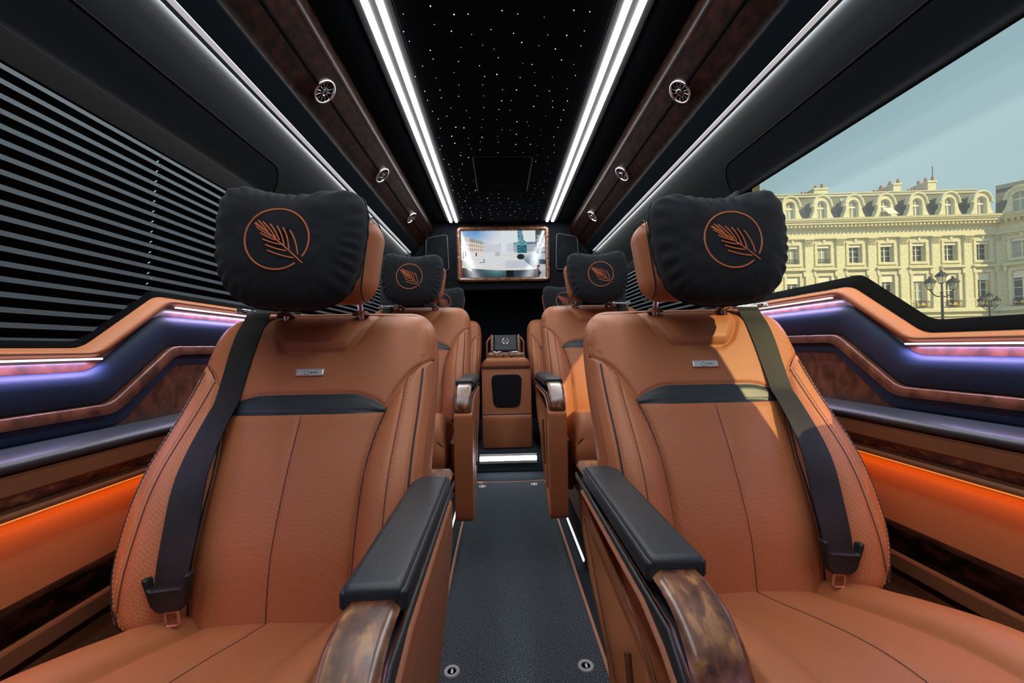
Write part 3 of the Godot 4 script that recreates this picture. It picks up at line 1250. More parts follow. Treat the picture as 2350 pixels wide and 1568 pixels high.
	for k in [-1.0, 1.0]:
		mb = MB.new()
		mb.tube(PackedVector3Array([Vector3(k * .09, .86, -.125), Vector3(k * .09, .95, -.105)]), .0065, 10)
		part("headrest_post", mb, M.chrome, t, "chrome post")
		mb = MB.new()
		mb.lathe(Vector3(k * .09, .884, -.12), PackedVector2Array([Vector2(.021, 0), Vector2(.020, .006), Vector2(.014, .011), Vector2(.007, .012)]), 16)
		part("post_collar", mb, M.brown_leather, t)
	# name plate
	mb = MB.new()
	var zp := back_h(0, .752)
	var slope := Basis(Vector3.RIGHT, -.44)
	mb.box(Vector3(0, .752, zp + .003), Vector3(.062, .017, .006), .0028, 3, slope)
	part("name_plate", mb, M.plate_metal, t, "small chrome plate")
	mb = MB.new()
	var ring2 := PackedVector3Array()
	for k in 14:
		ring2.append(Vector3(0, .752, zp + .0062) + slope * Vector3(-.006 + cos(TAU * k / 14) * .005, sin(TAU * k / 14) * .005, 0))
	mb.tube(ring2, .0005, 5, true)
	for k in 4:
		mb.box(Vector3(0, .752, zp + .0062) + slope * Vector3(.004 + k * .0042, 0, 0), Vector3(.0022, .004 if k % 2 == 0 else .003, .0006), 0, 2, slope)
	put("engraving", mb.mesh(), M.black_plastic, t.get_node("name_plate"))
	belt(t, sd)
	armrest(t, sd)


func belt(t: Node3D, sd: float) -> void:
	var hw := .0265
	var top := []
	var n := 46
	for i in n:
		var u := i / (n - 1.0)
		var y := lerpf(.405, .893, u)
		var s := lerp_table([[.352, .140], [.41, .143], [.50, .149], [.60, .160], [.70, .166], [.80, .165], [.893, .160]], y)
		var row := PackedVector3Array()
		var tw := .004 * sin(u * 9.0)
		for k in 5:
			var x := s + (k - 2) * hw * .5
			var z := 0.0
			for j in 5:
				z = maxf(z, back_h(x, clampf(y + (j - 2) * .018, .26, YTOP - .012))) if j > 0 else back_h(x, clampf(y - .036, .26, YTOP - .012))
			var ww := .12 * smoothstep(.42, .5, y)
			z = (z * ww + (1.0 - ww) * back_h(s, clampf(y, .26, YTOP - .012)))
			row.append(Vector3(sd * x, y, z + .004 + tw * (k - 2) * .5))
		top.append(row)
	for pass_ in 14:
		for i in range(1, n - 1):
			for k in 5:
				top[i][k] = (top[i - 1][k] + top[i][k] * 2.0 + top[i + 1][k]) / 4.0
	for i in n:
		var lift := 0.0
		for k in 5:
			lift = maxf(lift, back_h(absf(top[i][k].x), clampf(top[i][k].y, .26, YTOP - .012)) + .003 - top[i][k].z)
		for k in 5:
			top[i][k].z += lift
	var over := PackedVector3Array()
	for k in 5:
		over.append(top[n - 1][k] + Vector3(0, .012, -.05))
	top.append(over)
	var mb := MB.new()
	mb.rows(top, sd)
	var under := []
	for r in top:
		var q := PackedVector3Array()
		for p in r:
			q.append(p - Vector3(0, 0, .0022))
		under.append(q)
	mb.rows(under, -sd)
	var belt_ := part("seat_belt", mb, M.webbing, t, "black webbing belt")
	# buckle and tongue near the cushion
	var c := Vector3(sd * .141, .398, top[0][2].z)
	var bs := Basis(Vector3.FORWARD, sd * .10)
	mb = MB.new()
	mb.prism(rounded([Vector2(-.041, .026), Vector2(-.030, -.022), Vector2(-.018, -.034), Vector2(.018, -.034), Vector2(.030, -.022), Vector2(.041, .026), Vector2(.029, .026), Vector2(.029, .006), Vector2(-.029, .006), Vector2(-.029, .026)], .005, 3), bs * Vector3.RIGHT, bs * Vector3.UP, Vector3.BACK, -.004, .012, .003, c)
	put("belt_slide", mb.mesh(), M.black_plastic, belt_)
	mb = MB.new()
	var lp := PackedVector3Array()
	for p in rounded([Vector2(-.011, -.004), Vector2(.011, -.004), Vector2(.011, -.028), Vector2(-.011, -.028)], .004, 3):
		lp.append(c + bs * Vector3(p.x, p.y - .032, .004))
	mb.tube(lp, .0030, 6, true)
	for k in [-1.0, 1.0]:
		mb.tube(PackedVector3Array([c + bs * Vector3(k * .011, -.036, .004), c + bs * Vector3(k * .020, -.024, .002)]), .0025, 6)
	put("belt_tongue", mb.mesh(), M.copper_metal, belt_)
	# guide on the shoulder
	mb = MB.new()
	var g := Vector3(sd * .160, .897, top[n - 1][2].z - .022)
	mb.box(g, Vector3(.098, .007, .034), .003, 2)
	for k in [-1.0, 1.0]:
		mb.box(g + Vector3(k * .042, .003, .008), Vector3(.020, .014, .040), .005, 3)
	mb.box(g + Vector3(0, .006, -.008), Vector3(.076, .006, .014), .0028, 2)
	put("belt_guide", mb.mesh(), M.chrome, belt_)


func armrest(t: Node3D, sd: float) -> void:
	# profile in (z, y); the arm stands on the aisle side
	var x0 := -.321
	var x1 := -.252
	var Z := func(d: float) -> float: return .9 - d
	var ax := Vector3(0, 0, 1)
	var ay := Vector3.UP
	var along := Vector3(sd, 0, 0)
	var mb := MB.new()
	# pad: a rounded slab with turned-down edges
	mb.box(Vector3(sd * (x0 + x1) / 2, .537, Z.call(.656)), Vector3(.068, .022, .372), .0095, 4)
	mb.box(Vector3(sd * (x0 + .004), .530, Z.call(.656)), Vector3(.014, .026, .370), .006, 2)
	mb.box(Vector3(sd * (x1 - .004), .532, Z.call(.656)), Vector3(.012, .022, .370), .005, 2)
	part("armrest_pad", mb, M.navy_leather, t, "dark leather pad")
	var wood := []
	for p in [[.955, .526], [.47, .533], [.445, .533]]:
		wood.append(Vector2(Z.call(p[0]), p[1]))
	for i in 13:
		var g := i / 12.0 * 1.38
		wood.append(Vector2(Z.call(.440 - .088 * sin(g)), .532 - .105 * (1.0 - cos(g))))
	for p in [[.362, .436], [.385, .462], [.43, .492], [.955, .492]]:
		wood.append(Vector2(Z.call(p[0]), p[1]))
	mb = MB.new()
	mb.prism(PackedVector2Array(wood), ax, ay, along, x0 + .004, x1 - .005, .009)
	part("armrest_wood", mb, M.burl_wood, t, "glossy burl wood arm")
	var blk := [Vector2(Z.call(.96), .498), Vector2(Z.call(.43), .494), Vector2(Z.call(.387), .464), Vector2(Z.call(.366), .438), Vector2(Z.call(.374), .434), Vector2(Z.call(.40), .449), Vector2(Z.call(.44), .467), Vector2(Z.call(.50), .481), Vector2(Z.call(.96), .485)]
	mb = MB.new()
	mb.prism(PackedVector2Array(blk), ax, ay, along, x0 + .003, x1 - .003, .003)
	part("armrest_underlay", mb, M.navy_leather, t)
	var pan := [Vector2(Z.call(.885), .486), Vector2(Z.call(.50), .482), Vector2(Z.call(.44), .468), Vector2(Z.call(.40), .450), Vector2(Z.call(.375), .436), Vector2(Z.call(.350), .433), Vector2(Z.call(.346), .426), Vector2(Z.call(.342), .30), Vector2(Z.call(.348), .075), Vector2(Z.call(.356), .045), Vector2(Z.call(.385), .040), Vector2(Z.call(.50), .105), Vector2(Z.call(.655), .235), Vector2(Z.call(.69), .285), Vector2(Z.call(.80), .335), Vector2(Z.call(.88), .41)]
	mb = MB.new()
	mb.prism(rounded(pan, .012, 3), ax, ay, along, x0 - .001, x1 - .004, .005)
	part("armrest_panel", mb, M.tan_leather, t)
	# pressed groove on the aisle face
	mb = MB.new()
	for lp in [[[.85, .445], [.50, .435], [.445, .41], [.42, .13], [.47, .13], [.62, .26], [.70, .325]]]:
		var q := []
		for p in lp:
			q.append(Vector2(Z.call(p[0]), p[1]))
		var path := PackedVector3Array()
		for p in rounded(q, .03, 5):
			path.append(Vector3(sd * (x0 - .0005), p.y, p.x))
		mb.tube(path, .0018, 6, true)
	mb.tube(PackedVector3Array([Vector3(sd * (x0 - .0005), .37, Z.call(.56)), Vector3(sd * (x0 - .0005), .20, Z.call(.515))]), .005, 8)
	put("panel_groove", mb.mesh(), M.brown_leather, t.get_node("armrest_panel"))
	mb = MB.new()
	mb.box(Vector3(sd * -.232, .20, Z.call(.62)), Vector3(.045, .20, .26), .008)
	part("armrest_bracket", mb, M.brown_leather, t)


# ------------------------------------------------------------------ neck pillow
var pil_out := PackedVector2Array()


func pil_r(a: float) -> float:
	# radius of the outline towards angle a
	var m := pil_out.size()
	var best := 0.0
	for i in m:
		var p := pil_out[i]
		var q := pil_out[(i + 1) % m]
		var d := Vector2(cos(a), sin(a))
		var e := q - p
		var den := d.cross(e)
		if absf(den) < 1e-9:
			continue
		var tt := p.cross(e) / den
		var u := p.cross(d) / den
		if tt > 0.0 and u >= -1e-6 and u <= 1.000001:
			best = maxf(best, tt)
	return best


func pil_z(p: Vector2) -> float:
	var rho := clampf(p.length() / pil_r(p.angle()), 0.0, .999)
	var sf := pow(rho, 1.0 / .62)
	return .062 * pow(sqrt(1.0 - sf * sf), .85)


func make_pillow() -> Node3D:
	var half := [Vector2(0, .112), Vector2(.050, .117), Vector2(.102, .127), Vector2(.138, .114), Vector2(.150, .072), Vector2(.149, .010), Vector2(.139, -.050), Vector2(.112, -.101), Vector2(.058, -.125)]
	var pts := half.duplicate()
	pts.append(Vector2(0, -.129))
	for i in range(8, 0, -1):
		pts.append(Vector2(-half[i].x, half[i].y))
	pil_out = smooth_closed(pts, 5)
	var t := thing("neck_pillow", "", "pillow", Vector3.ZERO, "black neck pillows")
	var nth := 144
	var rads := PackedFloat32Array()
	for i in nth:
		rads.append(pil_r(TAU * i / nth))
	var rng := RandomNumberGenerator.new()
	rng.seed = 5
	var wob := FastNoiseLite.new()
	wob.seed = 8
	wob.frequency = 1.0
	var rr := []
	var nph := 40
	for j in nph + 1:
		var ph := PI * j / nph
		var rho := pow(sin(ph), .62) if j > 0 and j < nph else 0.0
		var ring := PackedVector3Array()
		for i in nth:
			var a := TAU * i / nth
			var c := cos(ph)
			var z := .062 * signf(c) * pow(absf(c), .85)
			if z < 0.0:
				z *= .45
			var edge := smoothstep(.72, .97, rho)
			var fold := sin(a * 31.0 + 3.0 * sin(a * 3.0)) * (0.5 + 0.5 * wob.get_noise_2d(a * 1.4, 0.0))
			var sides := smoothstep(.2, .7, absf(cos(a)) * .8 + maxf(sin(a), 0.0) * .75)
			z += .0065 * fold * edge * sides * (1.0 if c > 0 else .5) * smoothstep(1.0, .93, rho + .0) if rho < .999 else 0.0
			var rad := rads[i] * rho * (1.0 + .006 * fold * edge)
			var p := Vector2(cos(a), sin(a)) * rad
			z += .0035 * wob.get_noise_2d(p.x * 14.0, p.y * 14.0) * (1.0 - edge) * (1.0 if p.length() > .065 else .25)
			ring.append(Vector3(p.x, p.y, z))
		rr.append(ring)
	var mb := MB.new()
	mb.rows(rr, 1.0, true, false)
	part("cover", mb, M.pillow_cloth, t)
	mb = MB.new()
	var path := PackedVector3Array()
	for i in 120:
		var a := TAU * i / 120
		var r := pil_r(a) * (1.0 + .006 * sin(a * 31.0))
		path.append(Vector3(cos(a) * r, sin(a) * r, .002 * sin(a * 23.0)))
	mb.tube(path, .0026, 6, true)
	part("edge_seam", mb, M.pillow_cloth, t)
	# embroidered ring and leaf
	var R := .061
	var up := Vector3.BACK
	mb = MB.new()
	path = PackedVector3Array()
	for i in 61:
		var a := deg_to_rad(-34.0 + 343.0 * i / 60.0)
		var p := Vector2(cos(a), sin(a)) * R
		path.append(Vector3(p.x, p.y, pil_z(p) + .0006))
	mb.tube(path, .0020, 6, false, .55, up)
	var em := part("emblem", mb, M.embroidery, t, "copper embroidered leaf in a ring")
	mb = MB.new()
	var strokes := [[[-.70, .50], [0.05, -.05], [.855, -.77]]]
	var up_tips := [[-.625, .575], [-.48, .54], [-.25, .475], [-.03, .42], [.17, .365], [.385, .29]]
	var up_att := [[-.28, .20], [-.02, .02], [.10, -.06], [.26, -.22], [.42, -.36], [.70, -.50]]
	var lo_tips := [[-.735, .48], [-.665, .36], [-.525, .165], [-.435, -.035], [-.335, -.21], [-.25, -.40]]
	var lo_att := [[-.30, .20], [-.18, .06], [-.02, -.06], [.16, -.20], [.34, -.40], [.58, -.62]]
	for k in 6:
		var a := Vector2(up_tips[k][0], up_tips[k][1])
		var b := Vector2(up_att[k][0], up_att[k][1])
		var c := a.lerp(b, .45) + Vector2(.05, .035) * (.4 + k * .28)
		strokes.append([[a.x, a.y], [c.x, c.y], [b.x, b.y]])
		a = Vector2(lo_tips[k][0], lo_tips[k][1])
		b = Vector2(lo_att[k][0], lo_att[k][1])
		c = a.lerp(b, .5) + Vector2(-.01, -.035) * (.3 + k * .28)
		strokes.append([[a.x, a.y], [c.x, c.y], [b.x, b.y]])
	for st in strokes:
		var a := Vector2(st[0][0], st[0][1])
		var c := Vector2(st[1][0], st[1][1])
		var b := Vector2(st[2][0], st[2][1])
		path = PackedVector3Array()
		for i in 9:
			var u := i / 8.0
			var p := (a.lerp(c, u)).lerp(c.lerp(b, u), u) * R
			path.append(Vector3(p.x, p.y, pil_z(p) + .0005))
		mb.tube(path, .0017, 5, false, .6, up)
	put("leaf", mb.mesh(), M.embroidery, em)
	return t


# ------------------------------------------------------------------ things in the cabin
func cabin_things() -> void:
	floor_mat()
	console()
	television()
	vents()
	blinds()
	for s in [-1.0, 1.0]:
		var t := thing("loudspeaker", "flat black loudspeaker panel to the %s of the screen" % ("right" if s > 0 else "left"), "speaker", Vector3(s * .562, 1.615, ZF + .004), "bulkhead loudspeakers")
		var o := rounded([Vector2(-s * .105, -.155), Vector2(s * .095, -.155), Vector2(s * .082, .125), Vector2(-s * .095, .155)], .03, 6)
		var mb := MB.new()
		mb.prism(o, Vector3.RIGHT, Vector3.UP, Vector3.BACK, 0, .014, .004)
		part("grille", mb, M.headliner, t)
		mb = MB.new()
		var path := PackedVector3Array()
		for p in o:
			path.append(Vector3(p.x, p.y, .012))
		mb.tube(path, .0045, 6, true)
		part("rim", mb, M.grey_trim, t, "grey rim")
		mb = MB.new()
		for r in [.03, .045, .06, .075]:
			path = PackedVector3Array()
			for k in 36:
				path.append(Vector3(cos(TAU * k / 36) * r, sin(TAU * k / 36) * r - .01, .014))
			mb.tube(path, .0022, 5, true)
		part("cone_rings", mb, M.black_plastic, t)


func floor_mat() -> void:
	var t := thing("floor_mat", "long dark carpet runner with tan piping down the aisle", "floor mat", Vector3(0, 0, -.9))
	var o := rounded([Vector2(-.216, 1.9), Vector2(.216, 1.9), Vector2(.218, -1.47), Vector2(-.218, -1.47)], .012, 3)
	var mb := MB.new()
	mb.prism(o, Vector3.RIGHT, Vector3.BACK, Vector3.UP, .001, .009, .002)
	part("carpet", mb, M.carpet, t)
	mb = MB.new()
	var path := PackedVector3Array()
	for i in o.size():
		var a := o[i]
		var b := o[(i + 1) % o.size()]
		for k in 8:
			var p := a.lerp(b, k / 8.0)
			path.append(Vector3(p.x, .008, p.y + (.022 * (1.0 - pow(p.x / .218, 2.0)) if p.y < -1.45 else 0.0)))
	mb.tube(path, .0052, 6, true)
	part("piping", mb, M.mat_piping, t, "tan piping")
	for p in [Vector3(-.165, .009, -.09), Vector3(.165, .009, -.09), Vector3(-.150, .009, -1.385), Vector3(.148, .009, -1.40)]:
		mb = MB.new()
		mb.lathe(p, PackedVector2Array([Vector2(.0195, 0), Vector2(.019, .003), Vector2(.0165, .0042), Vector2(.0115, .0036), Vector2(.0105, .0005)]), 28)
		var g := part("eyelet", mb, M.pale_plastic, t, "pale round eyelet")
		mb = MB.new()
		mb.lathe(p, PackedVector2Array([Vector2(.0115, .0016), Vector2(.0001, .0015)]), 20)
		put("eyelet_hole", mb.mesh(), M.black_rubber, g)
		mb = MB.new()
		mb.box(p + Vector3(.001, .0025, .0015), Vector3(.006, .003, .013), .001)
		put("eyelet_hook", mb.mesh(), M.satin_metal, g)


func console() -> void:
	var t := thing("centre_console", "tan leather centre console with burl wood tray between the farthest chairs", "console", Vector3(.005, .13, -2.65))
	var mb := MB.new()
	# (z, y) silhouette pushed across
	var prof := rounded([Vector2(.005, 0), Vector2(.018, .20), Vector2(.012, .222), Vector2(0, .225), Vector2(-.02, .535), Vector2(-.40, .535), Vector2(-.40, 0)], .012, 4)
	mb.prism(prof, Vector3.BACK, Vector3.UP, Vector3.RIGHT, -.165, .165, .012)
	part("body", mb, M.tan_leather, t)
	mb = MB.new()
	mb.box(Vector3(0, .565, -.205), Vector3(.338, .074, .390), .030, 5)
	for i in mb.v.size():
		var p := mb.v[i]
		p.x *= lerpf(1.0, .86, smoothstep(.545, .602, p.y))
		mb.v[i] = p
	part("shoulder_cap", mb, M.tan_leather, t)
	mb = MB.new()
	mb.tube(PackedVector3Array([Vector3(-.16, .228, .004), Vector3(.16, .228, .004)]), .003, 6)
	mb.tube(PackedVector3Array([Vector3(-.165, .532, -.015), Vector3(.165, .532, -.015)]), .003, 6)
	part("seam_line", mb, M.dark_thread, t)
	# black pocket, a tapering recess
	mb = MB.new()
	var po := rounded([Vector2(-.103, .49), Vector2(.103, .49), Vector2(.088, .272), Vector2(-.088, .272)], .045, 7)
	mb.prism(po, Vector3.RIGHT, Vector3.UP, Vector3.BACK, -.03, .006, .004, Vector3(0, 0, 0))
	part("pocket", mb, M.black_pocket, t, "black pocket")
	# wooden tray
	mb = MB.new()
	mb.box(Vector3(0, .612, -.135), Vector3(.262, .050, .20), .020, 4)
	var tray := part("tray", mb, M.burl_wood, t, "glossy burl wood tray")
	for s in [-1.0, 1.0]:
		mb = MB.new()
		mb.lathe(Vector3(s * .062, .637, -.135), PackedVector2Array([Vector2(.044, 0), Vector2(.044, .004), Vector2(.040, .006), Vector2(.037, .002), Vector2(.036, -.0)]), 28)
		put("cup_ring", mb.mesh(), M.chrome, tray)
		mb = MB.new()
		mb.lathe(Vector3(s * .062, .638, -.135), PackedVector2Array([Vector2(.037, .001), Vector2(.0001, .001)]), 24)
		put("cup_hole", mb.mesh(), M.black_rubber, tray)
		mb = MB.new()
		for k in 3:
			var g := TAU * k / 3.0 + .5
			mb.box(Vector3(s * .062 + cos(g) * .026, .643, -.135 + sin(g) * .026), Vector3(.020, .004, .008), .0015, 2, Basis(Vector3.UP, -g))
		put("cup_grip", mb.mesh(), M.chrome, tray)
	# back post and lid
	mb = MB.new()
	mb.prism(rounded([Vector2(-.142, .58), Vector2(.142, .58), Vector2(.142, .715), Vector2(.118, .752), Vector2(-.118, .752), Vector2(-.142, .715)], .015, 4), Vector3.RIGHT, Vector3.UP, Vector3.BACK, -.40, -.285, .012)
	part("back_post", mb, M.tan_leather, t)
	var bs := Basis(Vector3.RIGHT, -.28)
	var c := Vector3(0, .698, -.245)
	mb = MB.new()
	mb.box(c, Vector3(.170, .125, .050), .014, 4, bs)
	var lid := part("lid", mb, M.navy_leather, t, "dark leather lid")
	for s in [-1.0, 1.0]:
		mb = MB.new()
		mb.box(c + bs * Vector3(s * .096, 0, 0), Vector3(.024, .130, .060), .011, 4, bs)
		put("lid_side", mb.mesh(), M.burl_wood, lid)
	mb = MB.new()
	var path := PackedVector3Array()
	for k in 30:
		path.append(c + bs * Vector3(cos(TAU * k / 30) * .0215, .012 + sin(TAU * k / 30) * .0215, .0265))
	mb.tube(path, .0028, 6, true)
	for st in [[[-.7, .5], [.85, -.77]], [[-.2, .55], [.2, -.1]], [[.3, .4], [.5, -.4]], [[-.6, .1], [.0, -.2]], [[-.3, -.4], [.5, -.6]]]:
		mb.tube(PackedVector3Array([c + bs * Vector3(st[0][0] * .014, .012 + st[0][1] * .014, .026), c + bs * Vector3(st[1][0] * .014, .012 + st[1][1] * .014, .026)]), .0011, 5)
	put("badge", mb.mesh(), M.chrome, lid, "round chrome badge")


func screen_image() -> ImageTexture:
	var w := 512
	var h := 288
	var im := Image.create(w, h, false, Image.FORMAT_RGB8)
	var n := FastNoiseLite.new()
	n.seed = 2
	n.frequency = .02
	for j in h:
		for i in w:
			var u := float(i) / w
			var v := float(j) / h
			var c := Color(.93, .95, .96)
			# sky, blue at the left, white haze in the middle
			var blue := clampf(1.0 - Vector2(u - .17, v - .02).length() * 3.0, 0, 1)
			c = c.lerp(Color(.36, .60, .84), blue)
			var haze := exp(-pow((u - .42) / .20, 2.0))
			# left terrace
			var top := .10 + .42 * u + .35 * u * u
			if u < .265 and v > top and v < .46:
				c = Color(.93, .88, .82)
				var f := (v - top) / (.46 - top)
				if f < .25:
					c = Color(.52, .53, .56) if fposmod(u * 46.0, 1.0) < .72 else Color(.86, .83, .78)
				elif fposmod(u * 40.0, 1.0) < .38 and (fposmod(f * 3.4, 1.0) > .35):
					c = Color(.55, .42, .34)
				if u < .10:
					c = c.lerp(Color(.95, .95, .95), .6)
			# far hazy blocks
			elif u >= .265 and u < .47 and v > .25 + .04 * sin(u * 20.0) and v < .46:
				c = Color(.74, .76, .82).lerp(Color(.86, .88, .92), .5 + .5 * sin(u * 190.0) * .4)
			elif u > .54 and u < .62 and v > .27 and v < .45:
				c = Color(.82, .85, .90)
			# right terrace
			if u > .62 and u < .895 and v > .255 - (u - .62) * .06 and v < .46:
				c = Color(.76, .80, .84)
				if fposmod(u * 60.0, 1.0) < .45 and fposmod((v - .24) * 16.0, 1.0) > .3:
					c = Color(.38, .46, .54)
				if v < .30:
					c = Color(.42, .52, .60)
			# open square
			if v >= .46:
				c = Color(.92, .92, .91)
				c = c.lerp(Color(.80, .82, .86), clampf(n.get_noise_2d(i * .6, j * 3.0) * .6 + .1, 0, 1))
				if u > .52 and v > .64 and v < .80 and u + v < 1.55:
					c = Color(.72, .76, .84) if (i / 2 + j / 3) % 3 == 0 else Color(.84, .86, .90)
			# tall column on its pedestal, green bronze
			var cx := .707 - (v - .2) * -.03
			if u > .67 + v * .03 and u < .727 + v * .09 and v < .22:
				c = Color(.45, .66, .72) if n.get_noise_2d(i * 3.0, j * 3.0) > 0.0 else Color(.25, .50, .58)
			if absf(u - .722) < .028 + .04 * smoothstep(.2, .27, v) and v >= .2 and v < .31:
				c = Color(.22, .52, .55) if n.get_noise_2d(i * 4.0, j * 4.0) > -.1 else Color(.62, .80, .80)
			if absf(u - .722) < .058 and v >= .31 and v < .48:
				c = Color(.10, .34, .40) if n.get_noise_2d(i * 4.0, j * 4.0) > -.05 else Color(.24, .52, .56)
			# vehicles and shadows
			if Vector2((u - .705) / .045, (v - .56) / .06).length() < 1.0:
				c = Color(.06, .09, .11)
			elif u > .70 and u < .89 and v > .48 and v < .80 and v < .50 + (u - .66) * 1.6:
				c = c.lerp(Color(.16, .32, .40), clampf((v - .47) * 3.4, 0, .9) * clampf((.92 - u) * 8.0, 0, 1))
			if Vector2((u - .43) / .032, (v - .50) / .05).length() < 1.0:
				c = Color(.64, .67, .72)
			if absf(u - .27) < .005 and v > .60 and v < .67 or absf((v - .67) + (u - .27) * .25) < .006 and u > .215 and u < .275:
				c = Color(.22, .24, .26)
			for px in [[.022, .46, .13], [.05, .45, .10], [.175, .48, .06]]:
				if absf(u - px[0]) < .007 and v > px[1] - px[2] * .2 and v < px[1] + px[2]:
					c = Color(.12, .14, .17)
			# bonnet along the bottom
			var hood := .80 + .05 * sin((u - .1) * 3.2)
			if v > hood and u < .895:
				c = Color(.12, .22, .27).lerp(Color(.50, .66, .68), clampf(1.0 - absf(u - .42) * 4.0, 0, 1) * clampf(1.2 - (v - .8) * 5.0, 0, 1))
				if u < .12 or (u > .53 and u < .62 and v > .84):
					c = Color(.05, .07, .10)
			if v > .62 and v < .86 and u < .12 and absf(v - .66 - u * 1.4) < .06:
				c = Color(.72, .78, .72)
			c = c.lerp(Color(.93, .95, .97), haze * .45 * (1.0 - smoothstep(.6, .85, v)))
			# column of small pictures at the right
			if u > .897:
				c = Color(.10, .12, .15)
				if v < .10:
					c = Color(.12, .15, .18) if fposmod(u * 40.0, 1.0) > .3 else Color(.5, .55, .56)
				elif v < .50:
					c = Color(.62, .66, .72) if n.get_noise_2d(i * 2.0, j * 2.0) > -.15 else Color(.2, .23, .28)
				elif v < .74:
					c = Color(.72, .76, .82)
					if absf(v - .67 - (u - .95) * .2) < .05 and u > .92:
						c = Color(.12, .20, .26)
				elif v < .86:
					c = Color(.80, .80, .80) if u > .925 + sin(v * 60) * .012 else Color(.08, .09, .10)
				else:
					c = Color(.72, .72, .73) if u > .935 + sin(v * 50) * .012 else Color(.06, .07, .08)
				if u < .902 and v > .70 or absf(v - .742) < .006 and u < .935 or absf(v - .865) < .006 and u < .92:
					c = Color(.78, .15, .15)
			elif u > .888:
				c = Color(.06, .07, .09) if v < .5 else c
			if u < .006 and v > .62 or (v > .985 and u > .055 and u < .07):
				c = Color(.75, .12, .12)
			im.set_pixel(i, j, c)
	return ImageTexture.create_from_image(im)


func television() -> void:
	var t := thing("television", "wide bulkhead screen in a glossy wood frame showing a square with a column", "screen", Vector3(.008, 1.597, ZF + .006))
	var mb := MB.new()
	var o := rounded([Vector2(-.376, -.218), Vector2(.376, -.218), Vector2(.376, .218), Vector2(-.376, .218)], .022, 6)
	var path := PackedVector3Array()
	for p in o:
		path.append(Vector3(p.x, p.y, .012))
	mb.tube(path, .019, 14, true)
	part("frame", mb, M.burl_wood, t, "glossy burl wood frame")
	mb = MB.new()
	mb.box(Vector3(0, 0, .004), Vector3(.74, .428, .012), .002)
	part("panel", mb, M.black_plastic, t)
	mb = MB.new()
	mb.quad(Vector3(-.357, -.199, .0125), Vector3(.357, -.199, .0125), Vector3(.357, .199, .0125), Vector3(-.357, .199, .0125), Vector3.BACK)
	var m := StandardMaterial3D.new()
	m.resource_name = "screen_picture"
	m.albedo_color = Color(.02, .02, .02)
	m.roughness = .11
	m.metallic_specular = .52
	m.emission_enabled = true
	m.emission = Color.WHITE
	m.emission_operator = BaseMaterial3D.EMISSION_OP_MULTIPLY
	m.emission_texture = screen_image()
	m.emission_energy_multiplier = .80
	part("screen_picture", mb, m, t, "lit picture of a city square")
	area("screen_light", Vector3(0, 0, .03), Vector3.BACK, Vector3.RIGHT, .7, .39, .02, Color(.8, .9, 1), t)


func vents() -> void:
	var labs := ["near", "middle", "far"]
	for s in [-1.0, 1.0]:
		var q := Vector3(-s * .70, -.714, 0).normalized()
		for k in 3:
			var t := thing("air_vent", "round chrome air vent, %s of three in the %s overhead wood panel" % [labs[k], "right" if s > 0 else "left"], "air vent", Vector3(s * .6425, 1.7235, -1.42 - .69 * k), "round overhead air vents")
			var bx := Vector3.BACK
			var bs := Basis(q.cross(bx), q, bx)   # y looks out of the panel
			t.basis = bs.orthonormalized()
			var mb := MB.new()
			mb.lathe(Vector3.ZERO, PackedVector2Array([Vector2(.046, -.004), Vector2(.046, .004), Vector2(.044, .0085), Vector2(.040, .0095), Vector2(.0375, .0075), Vector2(.0365, .001)]), 40)
			part("ring", mb, M.chrome, t, "chrome ring")
			mb = MB.new()
			mb.lathe(Vector3.ZERO, PackedVector2Array([Vector2(.037, .002), Vector2(.034, -.010), Vector2(.0001, -.012)]), 28)
			part("barrel", mb, M.black_rubber, t)
			for i in 12:
				var g := TAU * i / 12.0
				mb = MB.new()
				mb.box(Vector3(cos(g) * .0255, .001, sin(g) * .0255), Vector3(.019, .007, .0016), .0007, 1, Basis(Vector3.UP, -g))
				part("blade", mb, M.chrome, t)
			mb = MB.new()
			mb.lathe(Vector3.ZERO, PackedVector2Array([Vector2(.0155, -.006), Vector2(.015, .004), Vector2(.011, .007), Vector2(.0001, .0075)]), 24)
			part("hub", mb, M.black_plastic, t)
			mb = MB.new()
			var path := PackedVector3Array()
			for i in 10:
				var g := -.6 + 2.6 * i / 9.0
				path.append(Vector3(cos(g) * .0115, .008, sin(g) * .0115))
			mb.tube(path, .0022, 6)
			part("knob_arc", mb, M.chrome, t)
			mb = MB.new()
			mb.box(Vector3(-.004, .0075, -.009), Vector3(.006, .002, .004), .0008)
			part("red_mark", mb, M.red_dot, t, "red mark")


